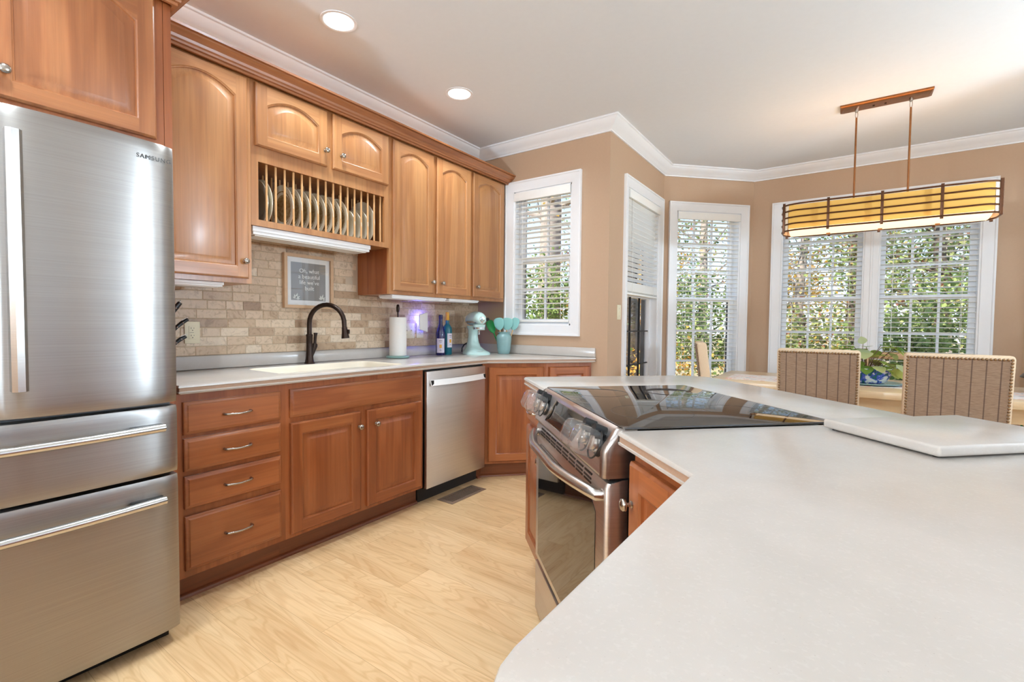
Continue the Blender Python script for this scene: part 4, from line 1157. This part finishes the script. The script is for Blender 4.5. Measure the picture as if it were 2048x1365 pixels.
def parsons(label, loc, rot, grp='striped nailhead dining chairs'):
    t = thing('dining_chair', label, 'chair', loc, rot, grp)
    # chair faces +y locally; back at y<0
    w = .213; z0, z1 = .44, 1.035; lean = .075
    def yb(z): return -.0-lean*max(0, (z-z0))/(z1-z0)
    mb = MB(); rs = []
    for z in (z0, .6, .8, z1-.02): rs.append([(-w, yb(z), z), (w, yb(z), z), (w, yb(z)+.075, z), (-w, yb(z)+.075, z)])
    rs.append([(-w+.004, yb(z1)+.006, z1), (w-.004, yb(z1)+.006, z1), (w-.004, yb(z1)+.066, z1), (-w+.004, yb(z1)+.066, z1)])
    mb.rings(rs); mb.build('backrest', 'fabric', t, bevel=.012, seg=3)
    mb = MB(); i = .016
    mb.rings([[(-w+i, yb(z0+.02)-o, z0+.02), (w-i, yb(z0+.02)-o, z0+.02), (w-i, yb(z1-.022)-o, z1-.022), (-w+i, yb(z1-.022)-o, z1-.022)] for o in (-.002, .0035)])
    mb.build('striped_back_panel', 'striped', t)
    mb = MB(); a = w-i+.002; zz0, zz1 = z0+.02, z1-.02
    n = 26
    for k in range(n+1):
        x = -a+2*a*k/n; mb.sphere((x, yb(zz1)-.003, zz1), .0068, 8, sc=(1, .7, 1))
    for k in range(1, 34):
        z = zz0+(zz1-zz0)*k/34
        for x in (-a, a): mb.sphere((x, yb(z)-.003, z), .0068, 8, sc=(1, .7, 1))
    mb.build('nailhead_trim', 'nail', t, ang=60)
    mb = MB(); mb.box(-w-.005, w+.005, .03, .50, .39, .485); mb.build('seat', 'fabric', t, bevel=.018, seg=3)
    for x in (-w+.03, w-.03):
        for y in (.035, .465):
            mb = MB(); sl = -.03 if y < .1 else 0; mb.rings([[(x-a_, y+sl*(1-q)-a_, z), (x+a_, y+sl*(1-q)-a_, z), (x+a_, y+sl*(1-q)+a_, z), (x-a_, y+sl*(1-q)+a_, z)] for a_, z, q in ((.014, 0, 0), (.022, .40, 1))]); mb.build('leg', 'leg', t)
    return t
parsons('striped nailhead dining chair with its back to the peninsula, nearer the angled window', (2.672, 3.40, 0), radians(1))
parsons('striped nailhead dining chair with its back to the peninsula, beside the plant', (3.290, 3.33, 0), radians(-1))
parsons('nailhead dining chair seen side-on at the head of the table by the angled window', (1.835, 4.17, 0), radians(-74))
# slatless wooden chair across the table
t = thing('dining_chair', 'pale wooden open-back chair across the table behind the plant', 'chair', (3.17, 5.02, 0), pi)
mb = MB(); mb.box(-.215, .215, -.005, .03, .905, .962); mb.build('top_rail', 'lightwood', t, bevel=.006)
for x in (-.20, .20):
    mb = MB(); mb.box(x-.016, x+.016, -.004, .03, 0, .91); mb.build('leg', 'lightwood', t, bevel=.004)
    mb = MB(); mb.box(x-.018, x+.018, .40, .436, 0, .43); mb.build('leg', 'lightwood', t, bevel=.004)
mb = MB(); mb.box(-.22, .22, .0, .44, .425, .465); mb.build('seat', 'fabric', t, bevel=.012)
mb = MB(); mb.box(-.185, .185, .0, .022, .58, .62); mb.build('back_rail', 'lightwood', t)

# placemats, plant, right-hand ornament
def mat_(label, x, y, w, d):
    mb = MB(); mb.box(-w/2, w/2, -d/2, d/2, 0, .003); o = mb.build('placemat', 'floral', None, (x, y, TZ+.0003)); tag(o, label, 'placemat', 'floral placemats on the table')
mat_('floral placemat in front of the chair at the angled window end of the table', 2.26, 4.22, .46, .44)
mat_('floral placemat under the potted plant', 3.03, 4.32, .50, .40)
mat_('floral placemat at the frame edge beyond the second striped chair', 3.80, 4.16, .44, .42)
PX, PY = 2.945, 4.30; PZ = TZ+.0035
t = thing('pot_saucer', 'dark scalloped saucer under the blue and white plant bowl', 'saucer', (PX, PY, PZ), 0)
mb = MB(); rs = []
for r, z in ((.10, 0), (.17, .004), (.19, .012), (.188, .015), (.16, .009), (.001, .007)): rs.append([(1.15*r*(1+.02*cos(10*2*pi*j/60))*cos(2*pi*j/60), r*(1+.02*cos(10*2*pi*j/60))*sin(2*pi*j/60), z) for j in range(60)])
mb.rings(rs, 0, True, True, False); mb.build('dish', 'celadon', t, ang=60)
t = thing('potted_plant', 'leafy plant in a blue and white floral bowl at the table centre', 'potted plant', (PX, PY, PZ+.0095), 0)
mb = MB(); mb.rings([[(1.3*r*cos(2*pi*j/40), r*sin(2*pi*j/40), z) for j in range(40)] for r, z in ((.085, 0), (.098, .012), (.118, .055), (.130, .105), (.135, .112), (.132, .116), (.122, .112), (.112, .09), (.001, .088))], 0, True, True, False); mb.build('bowl', 'bluepot', t, ang=60); [setattr(x, 'scale', (.92, .92, .95)) for x in [t]]
mb = MB(); mb.rings([[(1.3*r*cos(2*pi*j/32), r*sin(2*pi*j/32), z) for j in range(32)] for r, z in ((.118, .098), (.06, .106), (.001, .108))], 0, True, False, False); mb.build('soil', 'soil', t)
rnd = random.Random(11)
st = MB(); lf = MB(); lf.tone = []
def leaf(mb, p, d, up, L, Wd, tone):
    d = d.normalized(); s_ = d.cross(up)
    if s_.length < .01: s_ = Vector((1, 0, 0))
    s_.normalize(); nrm = s_.cross(d)
    prof = [(0, .1), (.12, .62), (.32, 1.0), (.55, .95), (.78, .62), (.93, .25), (1, .02)]
    row = []
    n0 = len(mb.f)
    vs_ = []
    for q, w_ in prof:
        c0 = p+d*(L*q)-nrm*(.18*L*q*q)
        vs_ += [tuple(c0-s_*(Wd*w_)+nrm*(.16*Wd*w_)), tuple(c0), tuple(c0+s_*(Wd*w_)+nrm*(.16*Wd*w_))]
    fs = []
    for i in range(len(prof)-1):
        a = i*3; fs += [(a, a+1, a+4, a+3), (a+1, a+2, a+5, a+4)]
    mb.add(vs_, fs); mb.tone += [tone]*len(fs)
for i in range(40):
    an = rnd.uniform(0, 2*pi); h = rnd.uniform(.04, .19); r0 = rnd.uniform(.0, .07); r1 = r0+rnd.uniform(.05, .13)
    b = Vector((1.2*r0*cos(an), r0*sin(an), .10)); e_ = Vector((1.25*r1*cos(an), r1*sin(an), .10+h*(1.0 if i % 4 else .4)))
    mid = b.lerp(e_, .5)+Vector((0, 0, .03))
    st.tube([b, mid, e_], .0022, 5)
    out = Vector((cos(an), sin(an), rnd.uniform(-.9, .35)))
    leaf(lf, e_, out, Vector((0, 0, 1)), rnd.uniform(.07, .105), rnd.uniform(.036, .054), rnd.random())
for an, L_, up_ in ((-.6, .085, -.5), (-1.1, .09, -.35), (-1.6, .095, -.6), (-2.1, .085, -.2), (-1.3, .08, .5), (-.9, .085, .4), (-1.9, .085, .45)):
    rr0 = .10 if up_ < 0 else .06
    e_ = Vector((1.25*rr0*cos(an), rr0*sin(an), .135 if up_ < 0 else .20))
    st.tube([Vector((.03*cos(an), .03*sin(an), .10)), e_*.6+Vector((0, 0, .08)), e_], .0022, 5)
    leaf(lf, e_, Vector((cos(an), sin(an), up_)), Vector((0, 0, 1)), L_, .046, rnd.random())
e_ = Vector((-.03, -.03, .30)); st.tube([Vector((-.02, -.02, .10)), Vector((-.035, -.02, .2)), e_], .0022, 5); leaf(lf, e_-Vector((0, 0, .0)), Vector((-.2, -.1, .9)), Vector((.3, -1, .2)), .06, .034, .95)
for dx in (.17, .20): 
    e_ = Vector((dx, -.06, .12)); st.tube([Vector((.1, -.03, .1)), Vector((dx-.02, -.05, .14)), e_], .0022, 5); leaf(lf, e_, Vector((.35, -.3, -.8)), Vector((0, -.5, 1)), .08, .042, .6)
st.build('stems', 'stem', t); lf.build('leaves', 'leaf_pot', t, ang=80)
t = thing('domed_ornament', 'dark domed stand with a cream globe above it at the far end of the table', 'ornament', (3.90, 4.42, TZ), 0)
mb = MB(); mb.lathe([(.11, 0), (.108, .012), (.09, .03), (.05, .045), (.014, .05), (.012, .10)], 32); mb.build('foot', 'stoneware', t, ang=50)
mb = MB(); mb.lathe([(.012, .098), (.135, .100), (.137, .106), (.12, .128), (.08, .146), (.014, .155), (.010, .22)], 32); mb.build('dome', 'dkbrown', t, ang=50)
mb = MB(); mb.sphere((0, 0, .32), .115, 24); mb.build('globe', 'cream', t, ang=60)
mb = MB(); mb.tube([(0, 0, 0), (.006, 0, .25), (.0, 0, .60)], .006, 6); o = mb.build('plant_stake', 'green', None, (3.70, 4.05, .0)); tag(o, 'thin green stake standing under the table past the second striped chair', 'stake')

# ------------------------------------------------------------------ pendant
t = thing('pendant_light', 'long bronze linear pendant with amber shade hung over the dining table', 'pendant light', (2.985, 4.12, 1.86), 0)
Z = lambda z: z-1.86
mb = MB(); mb.rings([[(-a, -b, z), (a, -b, z), (a, b, z), (-a, b, z)] for a, b, z in ((.252, .064, Z(ZC)), (.252, .064, Z(ZC-.012)), (.238, .052, Z(ZC-.02)), (.228, .044, Z(ZC-.021)))]); cn = mb.build('canopy', 'copper', t)
mb = MB()
for x in (-.06, .005): mb.box(x-.006, x+.006, -.006, .006, Z(ZC-.027), Z(ZC-.02))
mb.build('screw', 'bronze_bar', cn)
for x in (-.155, .142):
    mb = MB(); mb.tube([(x, 0, .21), (x, 0, Z(2.655))], .0062, 10); mb.build('rod', 'copper', t)
    mb = MB(); mb.lathe([(.010, Z(2.695)), (.012, Z(2.705)), (.012, Z(ZC-.018))], 10, (x, 0, 0))
    mb.tube([(x+.007*cos(a*pi/6), 0, Z(2.675)+.022*sin(a*pi/6)) for a in range(12)], .0022, 6, closed=True); mb.build('chain_link', 'nickel', t)
hx, hy = .545, .13
mb = MB(); sh = round_poly([(-hx, -hy), (hx, -hy), (hx, hy), (-hx, hy)], {}, 2)
mb.rings([[(x, y, z) for x, y in sh] for z in (.03, .205)], 0, True, False, False); mb.build('shade', 'amber', t)
mb = MB(); rs = []
for k in range(9):
    a = -1+2*k/8; rs.append([(-hx+.005, a*(hy+.03), .0+.028*a*a), (hx-.005, a*(hy+.03), .0+.028*a*a)])
mb.rings(rs, 0, False); mb.build('diffuser', 'diffuser', t)
for sx in (-1, 1):
    mb = MB(); arc = [(sx*(hx+.003+.046*cos(a*pi/16)), hy*sin(a*pi/16)*1.0) for a in range(-8, 9)]
    mb.rings([[(x, y, z) for x, y in arc] for z in (.012, .205)], 0, False); mb.build('end_shade', 'pale_shade', t)
ox, oy = .592, .165
def loop(off=0):
    return round_poly([(-ox, -oy), (ox, -oy), (ox, oy), (-ox, oy)], {0: .12, 1: .12, 2: .12, 3: .12}, 8)
for i, z in enumerate((.018, .065, .112, .159, .206)):
    base = loop(); pts = []
    L = len(base)
    dense = []
    for a, b in zip(base, base[1:]+base[:1]):
        n = max(1, int(sqrt((a[0]-b[0])**2+(a[1]-b[1])**2)/.03))
        for q in range(n): dense.append((a[0]+(b[0]-a[0])*q/n, a[1]+(b[1]-a[1])*q/n))
    sg = 1 if i % 2 else -1
    for x, y in dense:
        wv = .006*sg*cos(x/.148*pi/2*1.0)
        pts.append((x, y+(wv if abs(y) > oy-.01 else 0)*(1 if y > 0 else -1), z))
    mb = MB(); mb.tube(pts, .006, 6, closed=True); mb.build('rail', 'bronze_bar', t)
for sy in (-1, 1):
    for x in (-.575, -.30, 0, .30, .575):
        yy = oy-(.0 if abs(x) < .5 else .045)
        mb = MB(); mb.box(x-.008, x+.008, sy*yy-.006, sy*yy+.006, .002, .222); mb.build('post', 'bronze_bar', t, bevel=.001)
for x in (-.30, 0, .30):
    mb = MB(); mb.box(x-.012, x+.012, -.008, .008, -.012, .004); mb.build('finial', 'copper', t)
for x in (-.36, 0, .36):
    pl = bpy.data.lights.new('pendant_bulb', 'POINT'); pl.energy = 1.1; pl.color = (1, .82, .58); pl.shadow_soft_size = .04
    po = bpy.data.objects.new('pendant_bulb', pl); COL.objects.link(po); po.parent = t; po.location = (x, 0, .12)

# ------------------------------------------------------------------ recessed lights
def can(x, y, label, grp=None, w=CAN_W, spread=150):
    t = thing('recessed_light', label, 'recessed light', (x, y, ZC-.004), 0, grp)
    mb = MB(); mb.lathe([(.092, .004), (.092, .001), (.080, 0), (.078, .0015), (.073, .0035)], 40, cap=False); mb.build('trim_ring', 'white', t, ang=60)
    mb = MB(); mb.lathe([(.074, .0012), (.001, .0012)], 32, cap=False); mb.build('lens', 'lamp_white', t, ang=60)
    ld = bpy.data.lights.new('can_lamp', 'AREA'); ld.shape = 'DISK'; ld.size = .14; ld.spread = radians(spread); ld.energy = w; ld.color = (.80, .92, 1.0)
    lo = bpy.data.objects.new('can_lamp', ld); COL.objects.link(lo); lo.parent = t; lo.location = (0, 0, -.004)
    return t
can(.600, 1.470, 'recessed ceiling light nearest the fridge, over the sink side')
can(.605, 2.410, 'recessed ceiling light farther along, over the dishwasher')
for x, y in ((.605, .52), (4.9, -1.6)):  # extra downlights out of view, added to brighten the kitchen
    can(x, y, 'added unseen recessed fill light behind the viewpoint', 'added recessed fill lights behind the viewpoint')
for x, y in ((1.10, 1.20), (1.10, .15)):  # added fill downlights for the floor and base cabinet fronts
    can(x, y, 'added unseen recessed fill light over the aisle, above the frame', 'added recessed fill lights over the aisle', 4.5, 95)
# added out-of-view fill lamps, torchiere-shaped, to brighten ceiling and room
for x, y, w_ in ((4.4, 3.4, FILL_LAMP_W*.09), (5.5, 2.75, FILL_LAMP_W*1.0), (1.2, -2.2, FILL_LAMP_W*1.35), (3.4, -1.8, FILL_LAMP_W*.6)):
    t = thing('fill_floor_lamp', 'added unseen fill uplight shaped as a torchiere floor lamp', 'floor lamp', (x, y, 0), 0, 'added torchiere fill lamps')
    mb = MB(); mb.lathe([(.14, 0), (.14, .02), (.02, .035)], 28); mb.build('base', 'bronze', t)
    mb = MB(); mb.lathe([(.012, .03), (.012, 1.38)], 12); mb.build('pole', 'bronze', t)
    mb = MB(); mb.lathe([(.02, 1.37), (.08, 1.40), (.16, 1.48), (.20, 1.53), (.195, 1.53), (.155, 1.485), (.075, 1.41), (.001, 1.385)], 32, cap=False); mb.build('lamp_shade', 'porcelain', t)
    pl = bpy.data.lights.new('fill_bulb', 'POINT'); pl.energy = w_; pl.color = (.68, .86, 1.03); pl.shadow_soft_size = .09
    po = bpy.data.objects.new('fill_bulb', pl); COL.objects.link(po); po.parent = t; po.location = (0, 0, 1.58)

# ------------------------------------------------------------------ outdoors
mb = MB(); N = 24
gv = []
for j in range(N+1):
    for i in range(N+1):
        x = -16+44*i/N; y = -18+48*j/N
        far = max(0, y-6, -x-1.5, x-8); gv.append((x, y, -.75+.02*sin(i*1.3)*cos(j*.9)+ .05*far))
mb.add(gv, [(j*(N+1)+i, j*(N+1)+i+1, (j+1)*(N+1)+i+1, (j+1)*(N+1)+i) for j in range(N) for i in range(N)])
struct(mb.build('ground', 'ground'))
def tree(name, label, x, y, H, r, bark, lmat, nl, cz, cr, seed, lean=(0, 0), lsize=.052, crz=None, cat='tree'):
    rn = random.Random(seed); gz = -.9
    t = thing(name, label, cat, (x, y, gz), 0, 'trees beyond the windows')
    mb = MB(); tp = []; n = 9
    for k in range(n+1):
        q = k/n; tp.append(Vector((lean[0]*q+rn.uniform(-.05, .05)*(k > 0), lean[1]*q+rn.uniform(-.05, .05)*(k > 0), H*q)))
    mb.tube(tp, [r*(1.25-.85*k/n) for k in range(n+1)], 10)
    tips = []
    for b in range(int(10+H)):
        q = rn.uniform(.3, .98); p0 = tp[0].lerp(tp[-1], q); an = rn.uniform(0, 2*pi); L = rn.uniform(.5, 1.0)*cr*(1.15-.4*q)
        d = Vector((cos(an), sin(an), rn.uniform(.15, .8)))
        p1 = p0+d*(L*.5)+Vector((0, 0, rn.uniform(-.1, .1))); p2 = p0+d*L+Vector((rn.uniform(-.2, .2), rn.uniform(-.2, .2), rn.uniform(0, .3)))
        rr_ = r*.32*(1.2-q); mb.tube([p0, p1, p2], [rr_, rr_*.6, rr_*.2], 6)
        tips += [p1, p2]
        for c_ in range(3):
            s_ = p1.lerp(p2, rn.random()); e2 = s_+Vector((rn.uniform(-.5, .5), rn.uniform(-.5, .5), rn.uniform(-.1, .5)))*cr*.6
            mb.tube([s_, s_.lerp(e2, .5)+Vector((0, 0, .05)), e2], [rr_*.35, rr_*.22, .004], 4); tips.append(e2)
    mb.build('trunk', bark, t, ang=60)
    if nl:
        nl = int(nl*1.05)
        lf = MB(); lf.tone = []; crz = crz or cr
        cl = [Vector((rn.gauss(0, cr*.5), rn.gauss(0, cr*.5), cz+rn.gauss(0, crz*.5))) for _ in range(26)]+[p for p in tips if p.z > cz-crz*1.2]
        for k in range(nl):
            c0 = rn.choice(cl); p = c0+Vector((rn.gauss(0, .22), rn.gauss(0, .22), rn.gauss(0, .2)))
            a = Vector((rn.uniform(-1, 1), rn.uniform(-1, 1), rn.uniform(-1, .6))).normalized()
            b = a.cross(Vector((rn.uniform(-1, 1), rn.uniform(-1, 1), rn.uniform(-1, 1)))).normalized()
            L = lsize*rn.uniform(.7, 1.4); w_ = L*.42
            lf.add([tuple(p-a*L*.6), tuple(p+b*w_), tuple(p+a*L*.6), tuple(p-b*w_)], [(0, 1, 2, 3)]); lf.tone.append(min(1, max(0, rn.gauss(.45, .28))))
        lf.build('foliage', lmat, t, smooth=False)
    return t
# seen through the small window
tree('tall_tree', 'tall grey-barked tree with a thick trunk seen through the small counter window', -1.98, 8.0, 13, .21, 'bark', 'leaf_green', 260, 9, 1.6, 1)
tree('slender_tree', 'slender leaning grey tree beside the thick trunk outside the small window', -2.75, 8.2, 9, .09, 'bark', 'leaf_green', 500, 3.2, 1.4, 2, (-.9, .2))
tree('leafy_shrub', 'green leafy shrub low outside the small counter window', -1.5, 7.1, 2.8, .04, 'bark_dk', 'leaf_green', 3200, 2.0, .75, 3, cat='shrub')
# beyond the side and angled windows
tree('dark_tree', 'dark trunk close outside the window with the raised blind', -.05, 7.1, 8, .22, 'bark_dk', 'leaf_gold', 500, 5, 1.2, 5)
tree('golden_tree', 'golden-leaved small tree outside the angled window', -.9, 9.0, 3.2, .07, 'bark_dk', 'leaf_gold', 5200, 1.7, 1.2, 6)
tree('forked_tree', 'grey tree leaning outside the angled bay window', 1.05, 9.2, 10, .14, 'bark', 'leaf_green', 1500, 4.4, 1.7, 7, (.9, .3))
tree('leafy_shrub', 'bright green bush outside the angled bay window', .9, 8.0, 2.5, .05, 'bark_dk', 'leaf_green', 3600, 1.95, .8, 8, cat='shrub')
tree('golden_shrub', 'low golden shrub beneath the angled bay window', .35, 7.4, 1.3, .035, 'bark_dk', 'leaf_gold', 2600, .85, .6, 18, cat='shrub')
# beyond the bay
tree('golden_tree', 'golden tree outside the bay beyond the first striped chair', 1.7, 11.2, 3.4, .08, 'bark_dk', 'leaf_gold', 4200, 1.7, 1.1, 9)
tree('dark_tree', 'thick brown trunk outside the bay window behind the pendant', 3.0, 9.6, 11, .24, 'bark_dk', 'leaf_mix', 2600, 4.0, 1.5, 10, (.1, 0))
tree('maple_tree', 'red and green maple outside the bay beyond the potted plant', 3.9, 9.0, 5, .10, 'bark_dk', 'leaf_mix', 6000, 2.7, 1.35, 12)
tree('leafy_shrub', 'dense green bush below the bay window beyond the plant', 3.5, 7.7, 2.2, .05, 'bark_dk', 'leaf_green', 5000, 1.6, .75, 13, crz=.6, cat='shrub')
tree('leafy_shrub', 'dense green bush below the bay window beyond the first striped chair', 2.3, 8.3, 2.2, .05, 'bark_dk', 'leaf_mix', 4400, 1.6, .8, 14, crz=.6, cat='shrub')
tree('green_tree', 'green leafy tree outside the bay beyond the second striped chair', 4.6, 10.2, 5.5, .12, 'bark_dk', 'leaf_green', 5000, 3.0, 1.5, 15)
tree('green_tree', 'pale green tree high outside the bay near the pendant', 2.1, 10.6, 5.5, .10, 'bark', 'leaf_green', 1000, 4.2, 1.3, 16)
rnh = random.Random(3)
for i, (x, y) in enumerate(((-8.6, 15), (-5.5, 17), (-3, 16), (-1.0, 16), (1, 17.5), (3, 16.5), (5, 17), (7.2, 15.5))):
    tree('woodland_tree', 'distant bare woodland tree in the line behind the garden', x, y, 8+rnh.random()*3, .13, 'bark', 'leaf_mix', 900, 2.4, 2.2, 30+i, lsize=.10)
